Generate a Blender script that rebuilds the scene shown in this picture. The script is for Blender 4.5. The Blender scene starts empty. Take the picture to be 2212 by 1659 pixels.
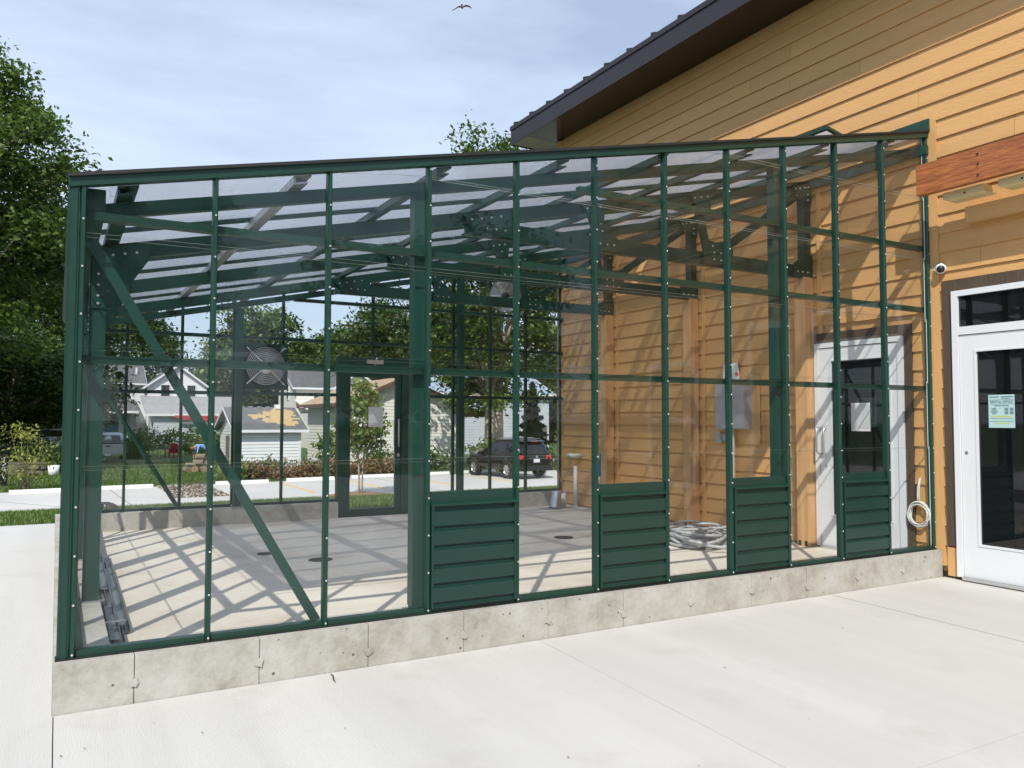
import bpy, bmesh, math, random
from mathutils import Vector, Matrix
V = Vector
R = math.radians
SC = bpy.context.scene
COL = SC.collection
random.seed(7)

# ---------------------------------------------------------------- camera
CAM_LOC = V((-0.0869, -4.4648, 1.3898))
YAW, PITCH, ROLL = 0.516003, 0.045503, 0.001853
FPX = 3149.97 * 2212 / 4032            # focal length in pixels of a 2212 x 1659 view
_fw = V((math.sin(YAW) * math.cos(PITCH), math.cos(YAW) * math.cos(PITCH), math.sin(PITCH)))
_r0 = V((math.cos(YAW), -math.sin(YAW), 0)); _u0 = _r0.cross(_fw)
_r = _r0 * math.cos(ROLL) + _u0 * math.sin(ROLL)
_u = -_r0 * math.sin(ROLL) + _u0 * math.cos(ROLL)
cam_data = bpy.data.cameras.new('camera'); cam = bpy.data.objects.new('camera', cam_data); COL.objects.link(cam)
cam.matrix_world = Matrix(((_r.x, _u.x, -_fw.x, CAM_LOC.x), (_r.y, _u.y, -_fw.y, CAM_LOC.y), (_r.z, _u.z, -_fw.z, CAM_LOC.z), (0, 0, 0, 1)))
cam_data.sensor_width = 36; cam_data.lens = 3149.97 / 4032 * 36
cam_data.clip_start = 0.05; cam_data.clip_end = 3000
SC.camera = cam
def ray(x, y): return _fw + _r * ((x - 1106) / FPX) - _u * ((y - 829.5) / FPX)
def at(x, y, d): return CAM_LOC + ray(x, y) * d                 # pixel at a known depth
def onZ(x, y, z): q = ray(x, y); return CAM_LOC + q * ((z - CAM_LOC.z) / q.z)
def onX(x, y, X): q = ray(x, y); return CAM_LOC + q * ((X - CAM_LOC.x) / q.x)
def onY(x, y, Y): q = ray(x, y); return CAM_LOC + q * ((Y - CAM_LOC.y) / q.y)
def gd(x, d, z): p = at(x, 830, d); return V((p.x, p.y, z))       # ground point in a pixel column at a depth

# ---------------------------------------------------------------- world, sun, exposure
SUN_DIR = V((0.58, 0.755, -1.0)).normalized()                   # the way the light travels
sun_el = math.asin(-SUN_DIR.z)
W = bpy.data.worlds.new('World'); SC.world = W; W.use_nodes = True
wn = W.node_tree.nodes; wl = W.node_tree.links; wn.clear()
wo = wn.new('ShaderNodeOutputWorld'); wb = wn.new('ShaderNodeBackground'); sky = wn.new('ShaderNodeTexSky')
sky.sky_type = 'NISHITA'; sky.sun_disc = False; sky.sun_elevation = sun_el
sky.sun_rotation = math.atan2(-SUN_DIR.x, -SUN_DIR.y); sky.air_density = 1.0; sky.dust_density = 0.6; sky.ozone_density = 1.6
wc = wn.new('ShaderNodeTexCoord'); wm = wn.new('ShaderNodeMapping'); wm.inputs['Scale'].default_value = (1.0, 1.6, 4.5)
wz = wn.new('ShaderNodeTexNoise'); wz.inputs['Scale'].default_value = 1.5; wz.inputs['Detail'].default_value = 6; wz.inputs['Roughness'].default_value = 0.55
wr = wn.new('ShaderNodeValToRGB'); wr.color_ramp.elements[0].position = 0.36; wr.color_ramp.elements[1].position = 0.78
wr.color_ramp.elements[0].color = (0.42, 0.42, 0.42, 1); wr.color_ramp.elements[1].color = (1.0, 1.0, 1.0, 1)
wx = wn.new('ShaderNodeMixRGB'); wx.inputs['Color2'].default_value = (7.4, 8.7, 10.8, 1)
wl.new(wc.outputs['Generated'], wm.inputs['Vector']); wl.new(wm.outputs['Vector'], wz.inputs['Vector']); wl.new(wz.outputs['Fac'], wr.inputs['Fac'])
wl.new(wr.outputs['Color'], wx.inputs['Fac']); wl.new(sky.outputs['Color'], wx.inputs['Color1'])
wl.new(wx.outputs['Color'], wb.inputs['Color']); wb.inputs['Strength'].default_value = 0.1
wl.new(wb.outputs['Background'], wo.inputs['Surface'])
sl = bpy.data.lights.new('sun', 'SUN'); sun = bpy.data.objects.new('sun', sl); COL.objects.link(sun)
sl.energy = 4.2; sl.angle = R(0.53); sl.color = (1.0, 0.95, 0.87)
sun.rotation_euler = SUN_DIR.to_track_quat('-Z', 'Y').to_euler(); sun.location = (-30, -40, 50)
SC.view_settings.view_transform = 'Standard'; SC.view_settings.look = 'None'
SC.view_settings.exposure = 0.22; SC.view_settings.gamma = 1.0; SC.view_settings.use_curve_mapping = False
SC.render.engine = 'CYCLES'
cy = SC.cycles
cy.use_denoising = True; cy.max_bounces = 10; cy.transparent_max_bounces = 40; cy.diffuse_bounces = 4; cy.glossy_bounces = 4
cy.caustics_reflective = False; cy.caustics_refractive = False; cy.sample_clamp_indirect = 6

# ---------------------------------------------------------------- materials
def nodes(name):
    m = bpy.data.materials.new(name); m.use_nodes = True
    n = m.node_tree.nodes; n.clear()
    return m, n, m.node_tree.links
def mat(name, col, rough=0.6, metal=0.0, spec=0.5, var=0.0, vscale=3.0, bump=0.0, bscale=60.0, stretch=(1, 1, 1), bands=None, col2=None, coat=0.0, dirt=None, each=0.0):
    """principled + noise colour variation (col..col2) + noise bump; stretch squeezes the noise along an axis"""
    m, n, l = nodes(name)
    o = n.new('ShaderNodeOutputMaterial'); p = n.new('ShaderNodeBsdfPrincipled')
    l.new(p.outputs[0], o.inputs[0])
    p.inputs['Base Color'].default_value = (*col, 1); p.inputs['Roughness'].default_value = rough
    p.inputs['Metallic'].default_value = metal; p.inputs['Specular IOR Level'].default_value = spec; p.inputs['Coat Weight'].default_value = coat
    if not (var or bump or col2): return m
    tc = n.new('ShaderNodeTexCoord'); mp = n.new('ShaderNodeMapping'); mp.inputs['Scale'].default_value = stretch
    l.new(tc.outputs['Object'], mp.inputs['Vector'])
    if var or col2:
        z = n.new('ShaderNodeTexNoise'); z.inputs['Scale'].default_value = vscale; z.inputs['Detail'].default_value = 7; z.inputs['Roughness'].default_value = 0.6
        l.new(mp.outputs[0], z.inputs['Vector'])
        rp = n.new('ShaderNodeValToRGB'); rp.color_ramp.elements[0].position = 0.3; rp.color_ramp.elements[1].position = 0.7
        c2 = col2 or tuple(min(1, c * (1 + var)) for c in col); c1 = col if col2 else tuple(c * (1 - var) for c in col)
        rp.color_ramp.elements[0].color = (*c1, 1); rp.color_ramp.elements[1].color = (*c2, 1)
        l.new(z.outputs['Fac'], rp.inputs[0]); src = rp.outputs[0]
        if dirt:                                   # (scale, low, high, colour, amount): stains with their own shape
            z3 = n.new('ShaderNodeTexNoise'); z3.inputs['Scale'].default_value = dirt[0]; z3.inputs['Detail'].default_value = 8; z3.inputs['Roughness'].default_value = 0.65
            l.new(tc.outputs['Object'], z3.inputs['Vector'])
            mr = n.new('ShaderNodeMapRange'); mr.inputs[1].default_value = dirt[1]; mr.inputs[2].default_value = dirt[2]; mr.inputs[4].default_value = dirt[4]
            l.new(z3.outputs['Fac'], mr.inputs[0])
            mx = n.new('ShaderNodeMixRGB'); mx.inputs['Color2'].default_value = (*dirt[3], 1)
            l.new(mr.outputs[0], mx.inputs['Fac']); l.new(src, mx.inputs['Color1']); src = mx.outputs[0]
        if each:                                   # every board a little different
            oi = n.new('ShaderNodeObjectInfo'); hv = n.new('ShaderNodeHueSaturation'); m3 = n.new('ShaderNodeMapRange')
            m3.inputs[3].default_value = 1 - each; m3.inputs[4].default_value = 1 + each
            l.new(oi.outputs['Random'], m3.inputs[0]); l.new(m3.outputs[0], hv.inputs['Value']); l.new(src, hv.inputs['Color']); src = hv.outputs[0]
        l.new(src, p.inputs['Base Color'])
    if bump:
        z2 = n.new('ShaderNodeTexNoise'); z2.inputs['Scale'].default_value = bscale; z2.inputs['Detail'].default_value = 5
        l.new(mp.outputs[0], z2.inputs['Vector'])
        b = n.new('ShaderNodeBump'); b.inputs['Strength'].default_value = bump; b.inputs['Distance'].default_value = 0.01
        l.new(z2.outputs['Fac'], b.inputs['Height']); l.new(b.outputs[0], p.inputs['Normal'])
    return m

M = {}
M['green'] = mat('green_paint', (0.006, 0.037, 0.024), 0.36, var=0.10, vscale=9)
M['green_in'] = mat('green_paint_inside', (0.006, 0.047, 0.034), 0.38, var=0.08, vscale=6)
M['panel'] = mat('green_steel_panel', (0.006, 0.034, 0.025), 0.33, var=0.08, vscale=5)
M['black_rubber'] = mat('black_rubber', (0.012, 0.012, 0.012), 0.7)
M['bolt'] = mat('zinc_bolt', (0.75, 0.75, 0.73), 0.3, 0.6)
M['zinc'] = mat('galvanised_steel', (0.42, 0.44, 0.45), 0.38, 0.75, var=0.25, vscale=25)
M['alu'] = mat('bare_aluminium', (0.62, 0.64, 0.65), 0.28, 0.9)
M['fan_blade'] = mat('dull_fan_blade', (0.16, 0.165, 0.17), 0.45, 0.3)
M['strip'] = mat('grey_metal_channel', (0.20, 0.235, 0.245), 0.42, 0.55, var=0.3, vscale=8, stretch=(1, 0.2, 1))
M['siding'] = mat('tan_lap_siding', (0.61, 0.345, 0.136), 0.55, var=0.05, vscale=1.4, bump=0.45, bscale=16, stretch=(2, 1.2, 9), each=0.05)
M['trim_tan'] = mat('tan_trim', (0.61, 0.35, 0.14), 0.55, var=0.05, bump=0.25, bscale=20, stretch=(3, 3, 0.7))
M['trim_brown'] = mat('brown_trim', (0.085, 0.060, 0.040), 0.55, var=0.12, bump=0.5, bscale=22, stretch=(3, 3, 0.6))
M['fascia'] = mat('dark_bronze_metal', (0.030, 0.024, 0.027), 0.34, 0.2)
M['soffit'] = mat('dark_bronze_soffit', (0.022, 0.016, 0.016), 0.24, 0.2)
M['soffit_grey'] = mat('grey_soffit', (0.42, 0.42, 0.41), 0.5)
M['white'] = mat('white_painted_metal', (0.72, 0.74, 0.76), 0.35)
M['white_board'] = mat('white_vinyl_siding', (0.72, 0.73, 0.74), 0.5, var=0.04, vscale=2)
M['cream_board'] = mat('cream_vinyl_siding', (0.74, 0.72, 0.66), 0.5, var=0.05, vscale=2)
M['grey_board'] = mat('grey_white_siding', (0.50, 0.53, 0.57), 0.5, var=0.06, vscale=2)
M['timber'] = mat('pine_post', (0.50, 0.265, 0.115), 0.6, col2=(0.68, 0.42, 0.20), vscale=5, stretch=(4, 4, 0.35), bump=0.2, bscale=30)
M['beam'] = mat('reddish_beam', (0.20, 0.055, 0.016), 0.5, col2=(0.47, 0.165, 0.050), vscale=7, stretch=(6, 0.9, 9), bump=0.5, bscale=14)
M['pale_wood'] = mat('pale_pine', (0.62, 0.50, 0.24), 0.6, col2=(0.72, 0.58, 0.32), vscale=5, stretch=(6, 0.5, 6))
M['old_wood'] = mat('weathered_boards', (0.10, 0.085, 0.07), 0.8, col2=(0.22, 0.19, 0.16), vscale=4, stretch=(0.4, 4, 4))
M['patio'] = mat('broom_finished_concrete', (0.455, 0.445, 0.42), 0.75, col2=(0.55, 0.54, 0.515), vscale=1.7, bump=0.22, bscale=210, stretch=(1, 0.06, 1), dirt=(1.7, 0.55, 0.75, (0.40, 0.375, 0.335), 0.5))
M['lot'] = mat('new_concrete_paving', (0.47, 0.46, 0.44), 0.8, col2=(0.55, 0.54, 0.515), vscale=0.4, bump=0.1, bscale=60)
M['slab'] = mat('slab_concrete', (0.58, 0.53, 0.445), 0.7, col2=(0.69, 0.64, 0.555), vscale=1.2, bump=0.08, bscale=70, dirt=(0.9, 0.5, 0.72, (0.42, 0.31, 0.225), 0.8))  # brown stains, deepened in colour to carry the shade under the roof too
M['stop'] = mat('white_concrete', (0.76, 0.75, 0.72), 0.7, var=0.05, vscale=3)
M['yellow'] = mat('yellow_paint', (0.70, 0.42, 0.06), 0.7, var=0.15, vscale=14)
M['joint'] = mat('dark_joint', (0.03, 0.028, 0.025), 0.9)
M['shingle'] = mat('grey_shingles', (0.085, 0.088, 0.095), 0.85, col2=(0.15, 0.15, 0.155), vscale=5, bump=0.5, bscale=12)
M['shingle_tan'] = mat('tan_shingles', (0.34, 0.235, 0.15), 0.85, col2=(0.44, 0.33, 0.23), vscale=6, bump=0.4, bscale=14)
M['shingle_light'] = mat('light_grey_shingles', (0.24, 0.24, 0.245), 0.85, col2=(0.33, 0.33, 0.33), vscale=5)
M['bare_deck'] = mat('bare_roof_deck', (0.46, 0.325, 0.15), 0.8, var=0.15, vscale=7)
M['metal_roof'] = mat('bluish_metal_roof', (0.42, 0.50, 0.60), 0.35, 0.4)
M['rake_brown'] = mat('brown_rake', (0.12, 0.065, 0.045), 0.7)
M['pvc'] = mat('white_pvc', (0.74, 0.71, 0.64), 0.35, var=0.06, vscale=12)
M['copper'] = mat('copper_pipe', (0.32, 0.15, 0.07), 0.4, 0.7)
M['blue'] = mat('blue_plastic', (0.03, 0.12, 0.38), 0.4)
M['hose'] = mat('grey_conduit', (0.40, 0.41, 0.42), 0.45, var=0.12, vscale=5)
M['cable'] = mat('white_cable', (0.74, 0.74, 0.70), 0.4)
M['box_grey'] = mat('grey_enamel', (0.34, 0.36, 0.39), 0.4, var=0.05)
M['paper'] = mat('white_paper', (0.80, 0.80, 0.82), 0.7)
M['notice'] = mat('pale_green_paper', (0.42, 0.60, 0.60), 0.6)
M['ink'] = mat('dark_teal_ink', (0.01, 0.06, 0.09), 0.6)
M['hilite'] = mat('highlighter', (0.48, 0.55, 0.10), 0.6)
M['red'] = mat('red_marking', (0.75, 0.06, 0.02), 0.5)
M['red_cloth'] = mat('red_cloth', (0.36, 0.015, 0.02), 0.7)
M['black'] = mat('black_plastic', (0.014, 0.014, 0.015), 0.4)
M['iron'] = mat('cast_iron', (0.035, 0.033, 0.034), 0.6, 0.3, var=0.2)
M['drain'] = mat('drain_grate_iron', (0.075, 0.070, 0.065), 0.6, 0.4)
M['dark_glass'] = mat('dark_door_glass', (0.006, 0.007, 0.008), 0.02, spec=0.7)
M['window_dark'] = mat('far_window_glass', (0.025, 0.03, 0.035), 0.1)
M['car_black'] = mat('black_car_paint', (0.006, 0.006, 0.007), 0.25, spec=0.3, coat=0.35)
M['car_glass'] = mat('car_window_glass', (0.006, 0.007, 0.008), 0.04, spec=0.8)
M['tyre'] = mat('tyre_rubber', (0.012, 0.012, 0.012), 0.8)
M['rim'] = mat('alloy_rim', (0.62, 0.62, 0.62), 0.3, 0.8)
M['chrome'] = mat('chrome', (0.7, 0.7, 0.72), 0.12, 1.0)
M['tail'] = mat('red_lens', (0.45, 0.008, 0.008), 0.15, coat=0.6)
M['plate'] = mat('number_plate', (0.65, 0.66, 0.68), 0.4)
M['silver'] = mat('silver_car_paint', (0.48, 0.49, 0.51), 0.3, 0.4)
M['bark'] = mat('grey_bark', (0.13, 0.10, 0.075), 0.9, col2=(0.27, 0.22, 0.17), vscale=5, stretch=(3, 3, 0.5), bump=0.6, bscale=12)
M['pale_bark'] = mat('pale_bark', (0.30, 0.25, 0.19), 0.85, col2=(0.42, 0.36, 0.28), vscale=8, stretch=(2, 2, 0.5))
M['mulch'] = mat('bark_mulch', (0.14, 0.075, 0.04), 0.95, col2=(0.30, 0.19, 0.11), vscale=24, bump=0.8, bscale=30)
M['earth'] = mat('grassy_ground', (0.030, 0.062, 0.014), 0.95, col2=(0.075, 0.125, 0.030), vscale=0.9, bump=0.3, bscale=9)
M['skin'] = mat('skin', (0.48, 0.24, 0.16), 0.55)
M['hair'] = mat('reddish_hair', (0.22, 0.06, 0.025), 0.7)
M['shirt'] = mat('light_blue_shirt', (0.20, 0.40, 0.78), 0.8)
M['jeans'] = mat('dark_navy_trousers', (0.015, 0.018, 0.035), 0.85)
M['blue_door'] = mat('blue_door_paint', (0.02, 0.16, 0.28), 0.45)
M['bird'] = mat('brown_feathers', (0.20, 0.12, 0.075), 0.8, col2=(0.42, 0.30, 0.22), vscale=14)
M['log_end'] = mat('cut_wood', (0.26, 0.18, 0.105), 0.8, var=0.2, vscale=12)
M['room'] = mat('dark_room', (0.01, 0.01, 0.01), 0.9)

def curb_mat():
    m, n, l = nodes('cast_concrete')
    o = n.new('ShaderNodeOutputMaterial'); p = n.new('ShaderNodeBsdfPrincipled'); l.new(p.outputs[0], o.inputs[0])
    tc = n.new('ShaderNodeTexCoord')
    z = n.new('ShaderNodeTexNoise'); z.inputs['Scale'].default_value = 3.4; z.inputs['Detail'].default_value = 12; z.inputs['Roughness'].default_value = 0.74
    l.new(tc.outputs['Object'], z.inputs['Vector'])
    rp = n.new('ShaderNodeValToRGB'); e = rp.color_ramp.elements; e[0].position = 0.33; e[1].position = 0.68
    e[0].color = (0.27, 0.255, 0.212, 1); e[1].color = (0.47, 0.46, 0.43, 1)
    k = e.new(0.5); k.color = (0.385, 0.37, 0.33, 1)
    l.new(z.outputs['Fac'], rp.inputs[0])
    v = n.new('ShaderNodeTexVoronoi'); v.inputs['Scale'].default_value = 17; v.inputs['Randomness'].default_value = 1
    l.new(tc.outputs['Object'], v.inputs['Vector'])
    zz = n.new('ShaderNodeTexNoise'); zz.inputs['Scale'].default_value = 9; l.new(tc.outputs['Object'], zz.inputs['Vector'])
    th = n.new('ShaderNodeMath'); th.operation = 'MULTIPLY'; th.inputs[1].default_value = 0.80; l.new(zz.outputs['Fac'], th.inputs[0])
    lt = n.new('ShaderNodeMath'); lt.operation = 'LESS_THAN'; l.new(v.outputs['Distance'], lt.inputs[0]); l.new(th.outputs[0], lt.inputs[1])
    sub = n.new('ShaderNodeMath'); sub.operation = 'SUBTRACT'; sub.inputs[1].default_value = 0.365; l.new(th.outputs[0], sub.inputs[0]); l.new(sub.outputs[0], lt.inputs[1])
    mx = n.new('ShaderNodeMixRGB'); mx.inputs['Color2'].default_value = (0.13, 0.115, 0.09, 1); l.new(lt.outputs[0], mx.inputs['Fac']); l.new(rp.outputs[0], mx.inputs['Color1'])
    l.new(mx.outputs[0], p.inputs['Base Color']); p.inputs['Roughness'].default_value = 0.85
    z2 = n.new('ShaderNodeTexNoise'); z2.inputs['Scale'].default_value = 45; l.new(tc.outputs['Object'], z2.inputs['Vector'])
    b = n.new('ShaderNodeBump'); b.inputs['Strength'].default_value = 0.25; b.inputs['Distance'].default_value = 0.01; l.new(z2.outputs['Fac'], b.inputs['Height'])
    b2 = n.new('ShaderNodeBump'); b2.inputs['Strength'].default_value = 0.8; b2.inputs['Distance'].default_value = 0.006; b2.invert = True
    l.new(lt.outputs[0], b2.inputs['Height']); l.new(b.outputs[0], b2.inputs['Normal']); l.new(b2.outputs[0], p.inputs['Normal'])
    return m
M['curb'] = curb_mat()

def thin_fresnel(n, l):
    f = n.new('ShaderNodeFresnel'); ge = n.new('ShaderNodeNewGeometry')
    mr = n.new('ShaderNodeMapRange'); mr.inputs[3].default_value = 1.5; mr.inputs[4].default_value = 1 / 1.5   # same air-to-glass ratio on both faces
    l.new(ge.outputs['Backfacing'], mr.inputs[0]); l.new(mr.outputs[0], f.inputs[0])
    return f
def glass_mat(name, tint, wav=0.0, haze=0.0, refl=1.0):
    m, n, l = nodes(name)
    o = n.new('ShaderNodeOutputMaterial')
    t = n.new('ShaderNodeBsdfTransparent'); t.inputs[0].default_value = (*tint, 1)
    g = n.new('ShaderNodeBsdfGlossy'); g.inputs['Roughness'].default_value = 0.0; g.inputs[0].default_value = (refl, refl, refl, 1)
    f = thin_fresnel(n, l)
    tc = n.new('ShaderNodeTexCoord')
    if wav:
        z = n.new('ShaderNodeTexNoise'); z.inputs['Scale'].default_value = 2.2; z.inputs['Detail'].default_value = 1.5
        l.new(tc.outputs['Object'], z.inputs['Vector'])
        b = n.new('ShaderNodeBump'); b.inputs['Strength'].default_value = wav; b.inputs['Distance'].default_value = 0.02
        l.new(z.outputs['Fac'], b.inputs['Height']); l.new(b.outputs[0], g.inputs['Normal'])
    mx = n.new('ShaderNodeMixShader'); l.new(f.outputs[0], mx.inputs[0]); l.new(t.outputs[0], mx.inputs[1]); l.new(g.outputs[0], mx.inputs[2])
    out = mx.outputs[0]
    if haze:
        d = n.new('ShaderNodeBsdfDiffuse'); d.inputs[0].default_value = (0.8, 0.82, 0.84, 1)
        z2 = n.new('ShaderNodeTexNoise'); z2.inputs['Scale'].default_value = 2.4; z2.inputs['Detail'].default_value = 8; z2.inputs['Roughness'].default_value = 0.7
        l.new(tc.outputs['Object'], z2.inputs['Vector'])
        mr = n.new('ShaderNodeMapRange'); mr.inputs[1].default_value = 0.42; mr.inputs[2].default_value = 0.8; mr.inputs[3].default_value = haze * 0.25; mr.inputs[4].default_value = haze * 2.2
        l.new(z2.outputs['Fac'], mr.inputs[0])
        m2 = n.new('ShaderNodeMixShader'); l.new(mr.outputs[0], m2.inputs[0]); l.new(out, m2.inputs[1]); l.new(d.outputs[0], m2.inputs[2]); out = m2.outputs[0]
    l.new(out, o.inputs[0])
    return m
M['glass'] = glass_mat('window_glass', (0.993, 0.998, 0.995), wav=0.06, haze=0.0015, refl=0.45)
def poly_mat():
    m, n, l = nodes('twinwall_polycarbonate')
    o = n.new('ShaderNodeOutputMaterial'); tc = n.new('ShaderNodeTexCoord')
    t = n.new('ShaderNodeBsdfTransparent'); t.inputs[0].default_value = (0.82, 0.83, 0.86, 1)
    tr = n.new('ShaderNodeBsdfTranslucent'); tr.inputs[0].default_value = (0.62, 0.65, 0.71, 1)
    g = n.new('ShaderNodeBsdfGlossy'); g.inputs['Roughness'].default_value = 0.16; g.inputs[0].default_value = (0.9, 0.93, 1, 1)
    w = n.new('ShaderNodeTexWave'); w.bands_direction = 'Y'; w.inputs['Scale'].default_value = 14; w.inputs['Distortion'].default_value = 0.0
    l.new(tc.outputs['Object'], w.inputs['Vector'])
    b = n.new('ShaderNodeBump'); b.inputs['Strength'].default_value = 0.25; b.inputs['Distance'].default_value = 0.01; l.new(w.outputs['Fac'], b.inputs['Height']); l.new(b.outputs[0], g.inputs['Normal'])
    z = n.new('ShaderNodeTexNoise'); z.inputs['Scale'].default_value = 1.6; z.inputs['Detail'].default_value = 5; l.new(tc.outputs['Object'], z.inputs['Vector'])
    mr = n.new('ShaderNodeMapRange'); mr.inputs[1].default_value = 0.3; mr.inputs[2].default_value = 0.75; mr.inputs[3].default_value = 0.34; mr.inputs[4].default_value = 0.56; l.new(z.outputs['Fac'], mr.inputs[0])
    m1 = n.new('ShaderNodeMixShader'); l.new(mr.outputs[0], m1.inputs[0]); l.new(t.outputs[0], m1.inputs[1]); l.new(tr.outputs[0], m1.inputs[2])
    f = thin_fresnel(n, l)
    m2 = n.new('ShaderNodeMixShader'); l.new(f.outputs[0], m2.inputs[0]); l.new(m1.outputs[0], m2.inputs[1]); l.new(g.outputs[0], m2.inputs[2])
    l.new(m2.outputs[0], o.inputs[0])
    return m
M['poly'] = poly_mat()
def edge_mat():
    m, n, l = nodes('glass_edge'); o = n.new('ShaderNodeOutputMaterial')
    p = n.new('ShaderNodeBsdfPrincipled'); p.inputs['Base Color'].default_value = (0.72, 0.80, 0.76, 1); p.inputs['Roughness'].default_value = 0.25
    l.new(p.outputs[0], o.inputs[0]); return m
M['glass_edge'] = edge_mat()
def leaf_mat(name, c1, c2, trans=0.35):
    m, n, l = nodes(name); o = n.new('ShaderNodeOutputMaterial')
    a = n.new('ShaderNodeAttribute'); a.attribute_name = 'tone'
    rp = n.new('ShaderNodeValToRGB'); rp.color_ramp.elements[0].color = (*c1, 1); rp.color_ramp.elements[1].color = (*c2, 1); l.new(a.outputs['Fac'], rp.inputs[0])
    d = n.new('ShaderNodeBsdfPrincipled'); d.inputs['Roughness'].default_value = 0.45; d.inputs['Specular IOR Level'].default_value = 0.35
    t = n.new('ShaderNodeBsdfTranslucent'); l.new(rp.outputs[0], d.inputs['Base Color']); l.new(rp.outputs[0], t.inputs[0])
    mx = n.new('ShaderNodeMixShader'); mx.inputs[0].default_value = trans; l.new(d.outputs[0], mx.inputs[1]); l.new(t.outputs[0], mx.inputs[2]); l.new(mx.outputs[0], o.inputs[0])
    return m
M['leaf'] = leaf_mat('green_leaves', (0.030, 0.066, 0.012), (0.145, 0.225, 0.045))
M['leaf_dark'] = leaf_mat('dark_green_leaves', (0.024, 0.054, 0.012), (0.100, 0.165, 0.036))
M['leaf_light'] = leaf_mat('light_green_leaves', (0.075, 0.135, 0.026), (0.240, 0.310, 0.085))
M['leaf_yellow'] = leaf_mat('yellow_green_leaves', (0.12, 0.15, 0.025), (0.34, 0.36, 0.08))
M['leaf_brown'] = leaf_mat('dead_brown_leaves', (0.08, 0.042, 0.018), (0.30, 0.185, 0.085), 0.15)
M['grass'] = leaf_mat('grass_blades', (0.045, 0.095, 0.015), (0.16, 0.24, 0.05), 0.3)
M['needle'] = leaf_mat('spruce_needles', (0.012, 0.028, 0.012), (0.035, 0.065, 0.028), 0.1)
M['gravel'] = leaf_mat('river_gravel', (0.17, 0.12, 0.085), (0.50, 0.43, 0.36), 0.0)

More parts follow.
